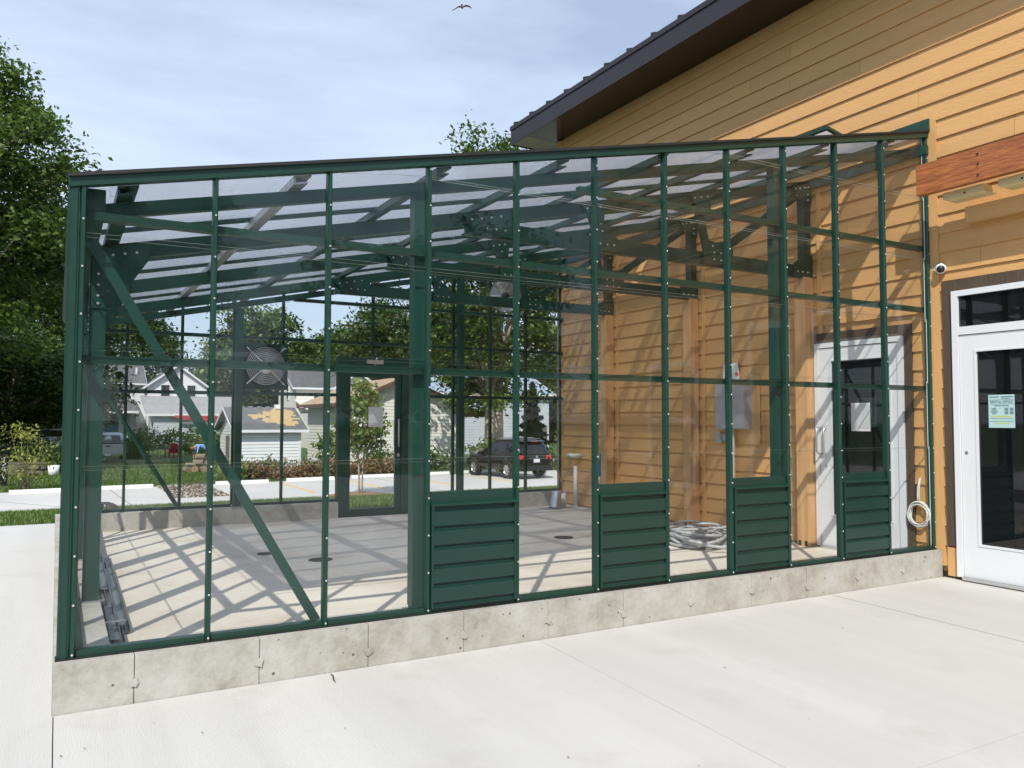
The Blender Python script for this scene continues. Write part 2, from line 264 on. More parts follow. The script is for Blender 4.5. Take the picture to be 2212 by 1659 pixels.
# ---------------------------------------------------------------- mesh helpers
class MB:
    def __init__(s): s.v = []; s.f = []; s.mi = []; s.smooth = []
    def add(s, vs, fs, mi=0, smooth=False):
        b = len(s.v); s.v += [tuple(q) for q in vs]
        for f in fs: s.f.append(tuple(i + b for i in f)); s.mi.append(mi); s.smooth.append(smooth)
        return s
    def box(s, x0, x1, y0, y1, z0, z1, mi=0):
        return s.add([(x0, y0, z0), (x1, y0, z0), (x1, y1, z0), (x0, y1, z0), (x0, y0, z1), (x1, y0, z1), (x1, y1, z1), (x0, y1, z1)],
                     [(0, 3, 2, 1), (4, 5, 6, 7), (0, 1, 5, 4), (1, 2, 6, 5), (2, 3, 7, 6), (3, 0, 4, 7)], mi)
    def hexa(s, p, mi=0, side=None):                 # p: 4 bottom + 4 top points; side: material of the rim faces
        fs = [(0, 3, 2, 1), (4, 5, 6, 7), (0, 1, 5, 4), (1, 2, 6, 5), (2, 3, 7, 6), (3, 0, 4, 7)]
        s.add(p, fs[:2], mi); b = len(s.v) - 8
        for f in fs[2:]: s.f.append(tuple(i + b for i in f)); s.mi.append(mi if side is None else side); s.smooth.append(False)
        return s
    def beam(s, a, b, w, h, up=(0, 0, 1), mi=0):      # bar from a to b, w across, h along up
        a, b = V(a), V(b); d = (b - a).normalized(); x = d.cross(V(up)).normalized(); y = x.cross(d).normalized()
        x *= w / 2; y *= h / 2
        return s.add([a - x - y, a + x - y, a + x + y, a - x + y, b - x - y, b + x - y, b + x + y, b - x + y],
                     [(0, 3, 2, 1), (4, 5, 6, 7), (0, 1, 5, 4), (1, 2, 6, 5), (2, 3, 7, 6), (3, 0, 4, 7)], mi)
    def prism(s, pts, d, mi=0):                       # polygon pts extruded by vector d
        n = len(pts); d = V(d); vs = [V(q) for q in pts] + [V(q) + d for q in pts]
        return s.add(vs, [tuple(range(n - 1, -1, -1)), tuple(range(n, 2 * n))] + [(i, (i + 1) % n, n + (i + 1) % n, n + i) for i in range(n)], mi)
    def cyl(s, a, b, r, r2=None, n=10, mi=0, cap=True):
        a, b = V(a), V(b); r2 = r if r2 is None else r2; d = (b - a).normalized()
        x = d.orthogonal().normalized(); y = d.cross(x)
        vs = []
        for p, q in ((a, r), (b, r2)):
            for i in range(n): t = 2 * math.pi * i / n; vs.append(p + (x * math.cos(t) + y * math.sin(t)) * q)
        s.add(vs, [(i, (i + 1) % n, n + (i + 1) % n, n + i) for i in range(n)], mi, True)
        if cap:
            b0 = len(s.v) - 2 * n
            for f in (tuple(range(n - 1, -1, -1)), tuple(range(n, 2 * n))): s.f.append(tuple(i + b0 for i in f)); s.mi.append(mi); s.smooth.append(False)
        return s
    def tube(s, pts, r, n=8, mi=0, closed=False):     # r: number or list
        pts = [V(q) for q in pts]; m = len(pts); rs = r if isinstance(r, (list, tuple)) else [r] * m
        vs = []; x = None
        for i in range(m):
            a = pts[i - 1] if (i or closed) else pts[0]; b = pts[(i + 1) % m] if (i < m - 1 or closed) else pts[-1]
            d = (b - a); d = d.normalized() if d.length > 1e-9 else V((0, 0, 1))
            x = d.orthogonal().normalized() if x is None else (x - d * x.dot(d))
            x = x.normalized() if x.length > 1e-6 else d.orthogonal().normalized(); y = d.cross(x)
            for k in range(n): t = 2 * math.pi * k / n; vs.append(pts[i] + (x * math.cos(t) + y * math.sin(t)) * rs[i])
        fs = []
        for i in range(m if closed else m - 1):
            j = (i + 1) % m
            for k in range(n): fs.append((i * n + k, i * n + (k + 1) % n, j * n + (k + 1) % n, j * n + k))
        if not closed: fs += [tuple(range(n - 1, -1, -1)), tuple(range((m - 1) * n, m * n))]
        return s.add(vs, fs, mi, True)
    def lathe(s, prof, c, axis=(0, 0, 1), n=20, mi=0):  # prof: (radius, along axis)
        c = V(c); d = V(axis).normalized(); x = d.orthogonal().normalized(); y = d.cross(x); vs = []
        for rr, h in prof:
            for k in range(n): t = 2 * math.pi * k / n; vs.append(c + d * h + (x * math.cos(t) + y * math.sin(t)) * rr)
        fs = [(i * n + k, i * n + (k + 1) % n, (i + 1) * n + (k + 1) % n, (i + 1) * n + k) for i in range(len(prof) - 1) for k in range(n)]
        return s.add(vs, fs, mi, True)
    def mesh(s, name, mats):
        me = bpy.data.meshes.new(name); me.from_pydata(s.v, [], s.f)
        for q in (mats if isinstance(mats, (list, tuple)) else [mats]): me.materials.append(q)
        me.polygons.foreach_set('material_index', s.mi); me.polygons.foreach_set('use_smooth', s.smooth); me.update()
        return me
    def build(s, name, mats, parent=None, loc=None, label=None):
        o = bpy.data.objects.new(name, s.mesh(name, mats)); COL.objects.link(o)
        if loc is not None: o.location = loc
        if parent is not None: o.parent = parent
        if label: o['label'] = label
        return o
def tag(o, label=None, cat=None, group=None, kind=None):
    if label: o['label'] = label
    if cat: o['category'] = cat
    if group: o['group'] = group
    if kind: o['kind'] = kind
    return o
def empty(name, loc=(0, 0, 0), rz=0, label=None, cat=None, group=None):
    o = bpy.data.objects.new(name, None); COL.objects.link(o); o.location = loc; o.rotation_euler.z = rz; o.empty_display_size = 0.2
    return tag(o, label, cat, group)
def inst(me, name, parent=None, loc=(0, 0, 0), rot=None, sca=None):
    o = bpy.data.objects.new(name, me); COL.objects.link(o); o.location = loc
    if rot is not None: o.rotation_euler = rot
    if sca is not None: o.scale = sca
    if parent is not None: o.parent = parent
    return o
def copy_tree(o, parent=None):
    c = o.copy(); COL.objects.link(c); c.parent = parent
    for ch in list(o.children): copy_tree(ch, c)
    return c
def text_mesh(txt, size, name):
    cu = bpy.data.curves.new(name, 'FONT'); cu.body = txt; cu.size = size; cu.align_x = 'CENTER'; cu.extrude = 0.0004
    o = bpy.data.objects.new(name, cu); COL.objects.link(o)
    dg = bpy.context.evaluated_depsgraph_get(); me = bpy.data.meshes.new_from_object(o.evaluated_get(dg))
    bpy.data.objects.remove(o); bpy.data.curves.remove(cu)
    return me

# ================================================================ setting
U = 0.62; XB = 6.87; YB = 6.2; ZC = 0.235; ZF = 0.085; ZL = -1.14
def zr(x): return 2.545 + 0.2141 * x                            # top of the glazed end wall
def gz(y): return -0.05 if y < 7.9 else (-1.16 if y > 21.5 else -0.05 - 1.11 * (y - 7.9) / 13.6)

g = MB(); ys = [-700, 7.9, 21.5, 45, 120, 700]; xs = [-700, -60, -10, 20, 60, 700]
g.add([(x, y, gz(y)) for y in ys for x in xs], [(j * 6 + i, j * 6 + i + 1, j * 6 + 7 + i, j * 6 + 6 + i) for j in range(5) for i in range(5)])
tag(g.build('ground', M['earth']), kind='structure')
# patio slabs over a dark bed that shows in the joints
patio = MB().add([(-14, -14, -0.03), (13, -14, -0.03), (13, 0, -0.03), (0.02, 0, -0.03), (0.02, 7.9, -0.03), (-14, 7.9, -0.03)], [(0, 1, 2, 3, 4, 5)]).build('patio', M['joint'])
tag(patio, kind='structure')
def slab(pts): MB().prism([(x, y, -0.025) for x, y in pts], (0, 0, 0.025)).build('paving_slab', M['patio'], patio)
slab([(-14, -14), (-0.0745, -14), (-0.0745, -0.085), (-0.079, -0.084), (-0.079, 7.95), (-14, 7.95)])
jx = lambda x, y: x + 0.056 * (y + 0.085)                        # the joint grid is turned a little against the curb
for a, b, ya in ((-2.42, -0.085, 0.0), (-4.86, -2.4225, 0.0), (-14, -4.8625, 0.0)):
    slab([(-0.070, a), (jx(2.600, a) - 0.0015, a), (jx(2.600, b) - 0.0015, b), (-0.070, b)])
    slab([(jx(2.600, a) + 0.0015, a), (jx(5.335, a) - 0.007, a), (jx(5.335, b) - 0.007, b), (jx(2.600, b) + 0.0015, b)])
slab([(jx(5.335, -14) + 0.007, -14), (13, -14), (13, -0.06), (6.872, -0.06), (6.872, -0.085), (5.342, -0.085)])
# far parking lot
lot = tag(MB().prism([(-26, 21.4, ZL - 0.03), (45, 21.6, ZL - 0.03), (45, 31.5, ZL - 0.03), (5.1, 28.9, ZL - 0.03), (4.9, 23.5, ZL - 0.03), (3.2, 23.5, ZL - 0.03), (3.3, 28.7, ZL - 0.03), (-26, 27.0, ZL - 0.03)][::-1], (0, 0, 0.03)).build('parking_lot', M['lot']), kind='structure')
for x, y0, y1 in ((7.79, 23.3, 28.6), (10.57, 23.5, 28.7), (13.45, 23.7, 28.9), (16.25, 23.9, 29.1), (19.05, 24.0, 29.2)):
    MB().box(x - 0.06, x + 0.06, y0, y1, ZL, ZL + 0.004).build('yellow_line', M['yellow'], lot)
for a, b in (((-3.4, 27.6), (0.6, 21.5)), ((1.6, 28.2), (1.9, 21.5)), ((12.0, 29.0), (12.0, 21.7))):
    MB().beam((*a, ZL + 0.001), (*b, ZL + 0.001), 0.02, 0.004).build('control_joint', M['joint'], lot)

# ================================================================ office building with tan lap siding
bld = empty('office_building', (XB, 0, 0), 0, 'tan lap-sided office building with dark metal eave on the right', 'building')
bld.location = (0, 0, 0)
MB().box(XB + 0.001, XB + 5.5, -5.0, 6.26, 0.0, 5.9).build('wall', M['trim_tan'], bld)
PIT = 0.1757
def lap(y0, y1, z, h=PIT + 0.018, d0=0.025, d1=0.006, m='siding', parent=bld):
    if y1 - y0 < 0.01: return
    MB().prism([(XB, y0, z), (XB - d0, y0, z), (XB - d1, y0, z + h), (XB, y0, z + h)], (0, y1 - y0, 0)).build('siding_board', M[m], parent)
rnd = random.Random(3)
for k in range(-1, 32):
    z = 0.281 + PIT * k
    holes = [(6.13, 6.30)]
    if z < 2.29: holes.append((0.176, 1.325))
    if z + PIT < 2.62: holes.append((-1.372, -0.129))
    if z < 4.13: holes.append((-0.105, -0.002))
    cuts = sorted(holes); segs = []; y = -5.0
    for a, b in cuts:
        if a > y: segs.append((y, a))
        y = max(y, b)
    off = rnd.uniform(0, 3.6)
    for a, b in segs:
        js = [q for q in [off - 12 + 3.66 * i for i in range(8)] if a + 0.25 < q < b - 0.25]
        e = [a] + js + [b]
        for i in range(len(e) - 1): lap(e[i] + (0.0015 if i else 0), e[i + 1] - (0.0015 if i < len(e) - 2 else 0), z, min(PIT + 0.018, 5.895 - z))
def wbox(name, y0, y1, z0, z1, d, m, parent=bld, d_in=0.0):       # a board fixed on the siding wall, d proud
    return MB().box(XB - d, XB - d_in, y0, y1, z0, z1).build(name, M[m], parent)
wbox('corner_board', 6.13, 6.29, 0.05, 5.88, 0.028, 'trim_tan')
wbox('trim_board', -0.103, -0.004, 0.10, 4.16, 0.026, 'trim_tan')
wbox('trim_board', -0.129, -0.225, 0.02, 0.27, 0.030, 'trim_tan')
wbox('base_flashing', -0.24, -0.004, 0.005, 0.055, 0.024, 'black')
for y in (1.215, 2.96, 4.71): wbox('trim_board', y - 0.035, y + 0.02, 0.10, 3.95, 0.030, 'trim_tan')
# eave: soffit, fascia, gutter lip, roof with standing seams
OV = 0.60; XE = XB - OV
MB().box(XE, XB, -5.4, 6.29, 5.895, 5.91).build('eave_soffit', M['soffit'], bld)
for i in range(4):
    MB().box(XE + 0.004 + 0.35 * i, XE + 0.347 + 0.35 * i, 6.294, 6.74, 5.892, 5.908).build('gable_soffit_panel', M['soffit_grey'], bld)
MB().box(XE - 0.02, XE, -5.4, 6.76, 5.885, 6.15).build('fascia', M['fascia'], bld)
MB().box(XE - 0.035, XE - 0.021, -5.4, 6.77, 6.12, 6.165).build('drip_edge', M['fascia'], bld)
MB().box(XE + 0.001, XB + 5.5, 6.745, 6.762, 5.88, 6.14).build('rake_fascia', M['fascia'], bld)
roof = MB().prism([(XE - 0.03, -5.42, 6.152), (XB + 6, -5.42, 8.4), (XB + 6, -5.42, 8.44), (XE - 0.03, -5.42, 6.19)], (0, 12.2, 0)).build('roof', M['fascia'], bld)
for k in range(24):
    y = 6.66 - 0.495 * k
    MB().prism([(XE - 0.02, y - 0.012, 6.190), (XE - 0.02, y - 0.012, 6.235), (XB + 6, y - 0.012, 8.50), (XB + 6, y - 0.012, 8.44)], (0, 0.024, 0)).build('standing_seam', M['fascia'], roof)

def door(name, yA, yB, z0, zt, leaf_top, glass, transom=None, hinge=1):
    """full-glass door set on the siding wall; yA > yB are the outer edges of the white frame"""
    d = MB(); d.box(XB - 0.055, XB - 0.002, yA - 0.055, yA, z0, zt); d.box(XB - 0.055, XB - 0.002, yB, yB + 0.055, z0, zt)
    d.box(XB - 0.0545, XB - 0.002, yB + 0.055, yA - 0.055, zt - 0.05, zt)
    if transom: d.box(XB - 0.0545, XB - 0.002, yB + 0.055, yA - 0.055, leaf_top + 0.006, transom[0])
    dr = d.build(name, M['white'], bld)
    a, b, g0, g1 = glass
    lf = MB(); y1, y0 = yA - 0.060, yB + 0.060
    lf.box(XB - 0.045, XB - 0.004, a, y1, z0 + 0.008, leaf_top); lf.box(XB - 0.045, XB - 0.004, y0, b, z0 + 0.008, leaf_top)
    lf.box(XB - 0.0445, XB - 0.004, b, a, z0 + 0.008, g0); lf.box(XB - 0.0445, XB - 0.004, b, a, g1, leaf_top)
    lf.build('door_leaf', M['white'], dr)
    bd = MB(); w = 0.018                                            # glazing bead
    for q in ((a - w, a, g0, g1), (b, b + w, g0, g1), (b + w, a - w, g0, g0 + w), (b + w, a - w, g1 - w, g1)): bd.box(XB - 0.050, XB - 0.012, *q)
    bd.build('glazing_bead', M['white'], dr)
    MB().box(XB - 0.030, XB - 0.012, b + w, a - w, g0 + w, g1 - w).build('pane', M['dark_glass'], dr)
    if transom: MB().box(XB - 0.030, XB - 0.012, yB + 0.056, yA - 0.056, transom[0] + 0.001, zt - 0.051).build('transom_pane', M['dark_glass'], dr)
    MB().box(XB - 0.075, XB - 0.002, yB + 0.055, yA - 0.055, z0 - 0.02, z0 + 0.007).build('threshold', M['alu'], dr)
    return dr
# outside entrance door
for q in ((-0.129, -0.223, 0.285, 2.653), (-1.372, -1.278, 0.05, 2.653)): wbox('brown_trim_board', min(q[:2]), max(q[:2]), q[2], q[3], 0.034, 'trim_brown')
wbox('brown_trim_board', -1.277, -0.224, 2.548, 2.6525, 0.0335, 'trim_brown')
d1 = door('entrance_door', -0.226, -1.275, 0.03, 2.546, 2.145, (-0.416, -1.085, 0.315, 2.011), (2.222, 2.5))
MB().cyl((XB - 0.047, -0.33, 1.115), (XB - 0.038, -0.33, 1.115), 0.016, n=14).build('lock_cylinder', M['alu'], d1)
num = text_mesh('809', 0.155, 'house_number')
o = inst(num, 'house_number', d1, (XB - 0.0315, -1.125, 2.302), (R(90), 0, R(-90))); num.materials.append(M['white'])
# greenhouse-side door
for q in ((0.178, 0.255, 0.085, 2.305), (1.27, 1.323, 0.085, 2.305)): wbox('brown_trim_board', q[0], q[1], q[2], q[3], 0.034, 'trim_brown')
wbox('brown_trim_board', 0.2555, 1.2695, 2.20, 2.3045, 0.0335, 'trim_brown')
d2 = door('greenhouse_side_door', 1.268, 0.257, 0.105, 2.197, 2.14, (1.084, 0.384, 0.42, 2.022))
hd = MB()
for dx in (0.052, 0.10):
    pts = [(XB - 0.045, 1.14, 1.05), (XB - dx, 1.14, 1.05), (XB - dx - 0.03, 1.14, 1.07), (XB - dx - 0.03, 1.14, 1.30), (XB - dx, 1.14, 1.32), (XB - 0.045, 1.14, 1.32)]
    hd.tube([(x, y + (0.05 if dx > 0.06 else 0), z) for x, y, z in pts], 0.010, 8)
hd.build('pull_handle', M['alu'], d2)
MB().cyl((XB - 0.049, 1.14, 0.93), (XB - 0.040, 1.14, 0.93), 0.018, n=14).build('lock_cylinder', M['alu'], d2)
# window further along the wall (mirrored in the glass)
w_ = MB()
for q in ((-3.96, -3.90, 0.55, 2.14), (-3.10, -3.04, 0.55, 2.14), (-3.90, -3.10, 0.55, 0.62), (-3.90, -3.10, 2.07, 2.14), (-3.90, -3.10, 1.36, 1.43)): w_.box(XB - 0.05, XB - 0.001, *q)
wf = w_.build('window_frame', M['white'], bld)
MB().box(XB - 0.028, XB - 0.003, -3.9, -3.1, 0.62, 2.07).build('pane', M['dark_glass'], wf)
w_ = MB()
for q in ((-2.15, -2.09, 0.05, 2.5), (-1.60, -1.56, 0.05, 2.5), (-2.09, -1.60, 2.42, 2.5), (-2.09, -1.60, 0.05, 0.12)): w_.box(XB - 0.05, XB - 0.001, *q)
wf = w_.build('side_light_frame', M['white'], bld)
MB().box(XB - 0.028, XB - 0.003, -2.09, -1.60, 0.12, 2.42).build('pane', M['dark_glass'], wf)

# notice on the outside door
n0 = XB - 0.0312
nt = empty('office_notice', (n0, -0.629, 1.475), 0, 'pale green rental office hours notice on entrance door glass', 'notice')
MB().box(-0.0010, 0.0, -0.108, 0.108, -0.140, 0.140).build('paper', M['notice'], nt)
def nline(txt, size, y, z, m='ink'):
    me = text_mesh(txt, size, 'lettering'); me.materials.append(M[m]); inst(me, 'lettering', nt, (-0.0016, y, z), (R(90), 0, R(-90)))
nline('RENTAL OFFICE', 0.0262, 0, 0.071); nline('OFFICE HOURS', 0.0175, 0, 0.041); nline('APARTMENTS', 0.011, -0.035, 0.103)
for i, dname in enumerate(('MONDAY', 'TUESDAY', 'WEDNESDAY', 'THURSDAY', 'FRIDAY')): nline(dname, 0.0105, 0.060, 0.022 - 0.0118 * i)
b = MB()
for z in (0.096, 0.062, -0.062, -0.086): b.box(-0.0018, -0.0011, -0.098, 0.098, z - 0.0012, z + 0.0012)
for i in range(5):
    for y in (-0.04, -0.082): b.box(-0.0018, -0.0011, y - 0.016, y + 0.014, 0.022 - 0.0118 * i, 0.028 - 0.0118 * i)
b.box(-0.0018, -0.0011, 0.02, 0.098, 0.118, 0.124); b.box(-0.0018, -0.0011, -0.098, 0.005, 0.118, 0.124)
b.build('printed_rule', M['ink'], nt)
b = MB(); b.box(-0.0017, -0.0011, -0.088, 0.088, -0.049, -0.039); b.box(-0.0017, -0.0011, -0.065, 0.065, -0.106, -0.098); b.build('highlight_band', M['hilite'], nt)
# paper in a clear holder on the inner door
pn = empty('door_notice', (n0, 0.735, 1.43), 0, 'white sheet in clear holder on the white greenhouse-side door', 'notice')
MB().box(-0.001, 0, -0.108, 0.108, -0.14, 0.14).build('paper', M['paper'], pn)
hm = MB(); hm.box(-0.004, -0.0015, -0.148, 0.148, -0.118, 0.118)
for y in (-0.13, 0.13):
    for z in (-0.1, 0.1): hm.cyl((-0.008, y, z), (-0.0045, y, z), 0.012, n=10)
hm.build('clear_holder', M['glass'], pn)

# dome camera by the eave of the entrance
dc = empty('security_camera', (XB - 0.02, -0.119, 2.776), 0, 'white dome security camera above the entrance door', 'camera')
MB().lathe([(0.0, 0.0), (0.046, 0.0), (0.048, 0.02), (0.044, 0.035)], (0, 0, 0), (-1, 0, 0), 24).build('base', M['white'], dc)
MB().lathe([(0.045, 0.028), (0.047, 0.05), (0.044, 0.066), (0.033, 0.076)], (0, 0, 0), (-0.83, -0.5, -0.25), 24).build('shell', M['white'], dc)
MB().lathe([(0.034, 0.075), (0.029, 0.088), (0.014, 0.097), (0.0, 0.098)], (0, 0, 0), (-0.83, -0.5, -0.25), 20).build('lens', M['black'], dc)

# pergola beam and blocking at right
pb = empty('pergola_beam', (6.53, -0.13, 3.52), 0, 'rough reddish timber beam jutting in from the right edge', 'beam')
MB().box(-0.035, 0.035, -4.6, 0.0, -0.135, 0.135).build('beam', M['beam'], pb)
for y in (-0.55, -1.9):
    for z in (-0.09, 0.0, 0.085): MB().cyl((-0.042, y, z), (-0.0352, y, z), 0.009, n=8).build('bolt', M['iron'], pb)
for i, (y0, y1) in enumerate(((-0.66, -0.31), (-1.5, -0.78), (-2.4, -1.7))):
    c = empty('timber_cleat', (6.60, y1, 3.34), 0, ['short pale timber cleat under the reddish beam, nearer the greenhouse', 'pale timber cleat under the reddish beam at the photo edge', 'pale timber cleat beyond the edge of the photo'][i], 'timber', 'pale cleats under the beam')
    MB().prism([(0, 0, 0.04), (0, 0, -0.02), (0.02, -0.04, -0.04), (0.14, -0.04, -0.04), (0.14, 0, -0.02), (0.14, 0, 0.04)], (0, y0 - y1, 0)).build('block', M['pale_wood'], c)
    MB().cyl((-0.004, -0.19, 0.0), (0.001, -0.19, 0.0), 0.009, n=8).build('bolt', M['iron'], c)
ld = MB().box(6.77, 6.845, -4.7, -0.40, 3.12, 3.26).build('ledger_board', M['trim_tan']); tag(ld, 'tan ledger board on the siding under the reddish beam', 'board')

# ================================================================ greenhouse
gh = empty('greenhouse', (0, 0, 0), 0, 'dark green steel lean-to greenhouse with clear panes and a concrete curb', 'greenhouse')
XR = 6.842                                                      # right end of the frame at the building trim
tag(MB().box(0.17, XB - 0.021, 0.17, YB - 0.17, -0.02, ZF).build('greenhouse_floor', M['slab']), kind='structure')
# curb walls, each run cast in panels
curb = []
fs = [-0.078] + [0.27 + 0.6 * k for k in range(11)] + [XR + 0.0]
for i in range(len(fs) - 1):
    MB().box(fs[i] + (0.002 if i else 0), fs[i + 1] - 0.002, -0.08 + 0.0008 * ((i * 7) % 3), 0.176, -0.03, ZC).build('curb_panel', M['curb'], gh)
for a, b in ((-0.085, 0.6), (0.602, 1.24), (1.242, 1.86), (1.862, 2.48), (2.482, 3.20), (4.26, 4.9), (4.902, 5.5), (5.502, 6.1), (6.102, XR)):
    MB().box(a, b, YB - 0.176, YB + 0.09, -0.04, 0.292).build('curb_panel', M['curb'], gh)
for k in range(10):
    a = 0.178 + 0.6 * k; b = min(a + 0.598, YB - 0.178)
    MB().box(-0.078, 0.176, a, b, -0.035, ZC + 0.0).build('curb_panel', M['curb'], gh)
for k in range(11):                                             # form-tie patches
    x = 0.27 + 0.6 * k; z = 0.10 + 0.015 * math.sin(k * 2.1)
    t = MB(); n = 11; rs = [random.uniform(0.016, 0.030) for _ in range(n)]
    t.prism([(x + rs[i] * math.cos(2 * math.pi * i / n), -0.0795, z + rs[i] * math.sin(2 * math.pi * i / n)) for i in range(n)], (0, -0.008, 0))
    t.build('form_tie_patch', M['curb'], gh)

bolt_me = MB().cyl((0, 0, 0), (0, -0.006, 0), 0.0060, 0.0045, n=8).mesh('bolt', M['bolt'])
def bolt(parent, x, y, z, rz=0, s=1.0): return inst(bolt_me, 'bolt', parent, (x, y, z), (0, 0, rz), (s, s, s))
def gpart(mb, name, m='green', label=None): return mb.build(name, M[m], gh, label=label)

def pane_wall(axis, bays, base, solid, edges, topf, off, name='pane'):
    """bays: list of (a, b) along the wall; axis 'x' (constant Y=off) or 'y' (constant X=off)"""
    for i, (a, b) in enumerate(bays):
        z0 = 0.905 if i in solid else base
        es = [z0] + [e for e in edges if e > z0 + 0.05] + [99]
        for j in range(len(es) - 1):
            zl = es[j]; za = min(es[j + 1] + 0.020, topf(a)); zb = min(es[j + 1] + 0.020, topf(b))
            if max(za, zb) - zl < 0.02: continue
            za = max(za, zl + 0.001); zb = max(zb, zl + 0.001); dy = 0.009 if j % 2 else 0.0; dz = random.uniform(-0.0015, 0.0015)
            t = 0.007
            if axis == 'x': pts = [(a, off + dy + dz, zl), (b, off + dy - dz, zl), (b, off + dy - dz, zb), (a, off + dy + dz, za)]; ex = V((0, t, 0))
            else: pts = [(off + dy, a, zl), (off + dy, b, zl), (off + dy, b, zb), (off + dy, a, za)]; ex = V((t, 0, 0))
            MB().hexa([V(q) for q in pts] + [V(q) + ex for q in pts], 0, 1).build(name, [M['glass'], M['glass_edge']], gh)

# ---- front end wall
ROW = [1.14, 1.735, 2.30, 2.87, 3.43]
SOL = {3, 5, 7, 9}
for i in range(12):
    x = i * U; zt = zr(x) + 0.002
    if i == 11: x = XR - 0.016
    m_ = MB(); w = 0.0130 if i else 0.0145
    m_.prism([(x - w, -0.012, ZC + 0.001), (x - w * 0.55, -0.024, ZC + 0.001), (x + w * 0.55, -0.024, ZC + 0.001), (x + w, -0.012, ZC + 0.001), (x + w, 0.030, ZC + 0.001), (x - w, 0.030, ZC + 0.001)], (0, 0, zt - ZC))
    mo = gpart(m_, 'mullion'); z = ZC + 0.022; k = 0
    while z < zt - 0.02:
        bolt(mo, x, -0.0242, z); z += 0.222 if i % 2 else 0.236
# corner post: ribbed angle closing front and left walls
c_ = MB(); c_.box(-0.060, -0.0175, -0.016, 0.050, ZC, zr(0) + 0.0); c_.box(-0.052, -0.026, -0.022, -0.0165, ZC, zr(0) - 0.01); c_.box(-0.066, -0.0605, -0.006, 0.060, ZC, zr(0) + 0.0)
gpart(c_, 'corner_post')
gpart(MB().beam((-0.066, -0.004, zr(-0.066) + 0.024), (XR, -0.004, zr(XR) + 0.024), 0.055, 0.046, (0, 0, 1)), 'top_rail')
gpart(MB().beam((-0.070, -0.010, zr(-0.070) + 0.056), (XR + 0.004, -0.010, zr(XR + 0.004) + 0.056), 0.075, 0.017, (0, 0, 1)), 'rail_cap', 'black_rubber')
for i in range(11):
    gpart(MB().box(i * U + 0.016, min((i + 1) * U, XR - 0.016) - 0.016, -0.010, 0.045, ZC + 0.001, ZC + 0.036), 'sill_rail')
gpart(MB().box(-0.072, XR, -0.030, 0.06, ZC + 0.0002, ZC + 0.006), 'sill_gasket', 'black_rubber')
def xgirt(z, x0, x1, y, h=0.042, d=0.05, m='green'):
    g_ = MB().box(x0, x1, y, y + d, z - h / 2, z + h / 2); g_.box(x0, x1, y - 0.006, y, z - h / 2, z - h / 2 + 0.010); return gpart(g_, 'girt', m)
xgirt(1.69, 0.0, XR, 0.037); xgirt(2.415, 0.0, XR, 0.037); xgirt(2.983, 3.0, XR, 0.037)
bays = [(i * U + 0.010, min((i + 1) * U, XR - 0.016) - 0.010) for i in range(11)]
pane_wall('x', bays, ZC + 0.02, SOL, ROW, lambda x: zr(x) + 0.004, 0.004)
# solid steel panels
for i in sorted(SOL):
    a, b = i * U + 0.017, (i + 1) * U - 0.017
    sp = gpart(MB().box(a, b, 0.0, 0.030, ZC + 0.03, 0.955), 'solid_panel', 'panel')
    pit = 0.1135; z = 0.868
    for k in range(6):
        z1 = z - k * pit; z0 = max(z1 - pit + 0.001, ZC + 0.030)
        if z1 - z0 < 0.02: continue
        prof = [(-0.001, z0), (-0.030, z0), (-0.030, z1 - 0.030), (-0.017, z1 - 0.026), (-0.014, z1 - 0.010), (-0.024, z1 - 0.005), (-0.024, z1), (-0.001, z1)]
        MB().prism([(a + 0.016, y, zz) for y, zz in prof], (b - a - 0.032, 0, 0)).build('slat', M['panel'], sp)
    MB().box(a, a + 0.015, -0.034, -0.001, ZC + 0.028, 0.884).build('side_trim', M['panel'], sp)
    MB().box(b - 0.015, b, -0.034, -0.001, ZC + 0.028, 0.884).build('side_trim', M['panel'], sp)
    MB().prism([(a - 0.004, -0.040, 0.873), (a - 0.004, -0.040, 0.885), (a - 0.004, -0.001, 0.894), (a - 0.004, -0.001, 0.873)], (b - a + 0.008, 0, 0)).build('top_flashing', M['green'], sp)

# ---- left eave wall (X = 0)
for k in range(1, 11):
    y = k * U
    if k == 10: y = YB - 0.02
    gpart(MB().box(-0.022, 0.030, y - 0.0155, y + 0.0155, ZC + 0.001, 2.50), 'mullion')
for z in (1.69,):
    g_ = MB().box(0.031, 0.085, 0.05, YB - 0.05, z - 0.021, z + 0.021); gpart(g_, 'girt')
gpart(MB().box(-0.022, 0.10, 0.05, YB - 0.03, 2.44, 2.555), 'eave_beam')
gpart(MB().prism([(-0.050, 0.03, 2.52), (-0.068, 0.03, 2.575), (-0.05, 0.03, 2.578), (-0.023, 0.03, 2.52)], (0, YB, 0)), 'gutter')
gpart(MB().box(-0.02, 0.05, 0.05, YB - 0.04, ZC + 0.001, ZC + 0.036), 'sill_rail')
pane_wall('y', [(k * U + 0.012, min((k + 1) * U, YB - 0.02) - 0.012) for k in range(10)], ZC + 0.02, set(), [1.14, 1.735, 2.30], lambda y: 2.45, -0.004)

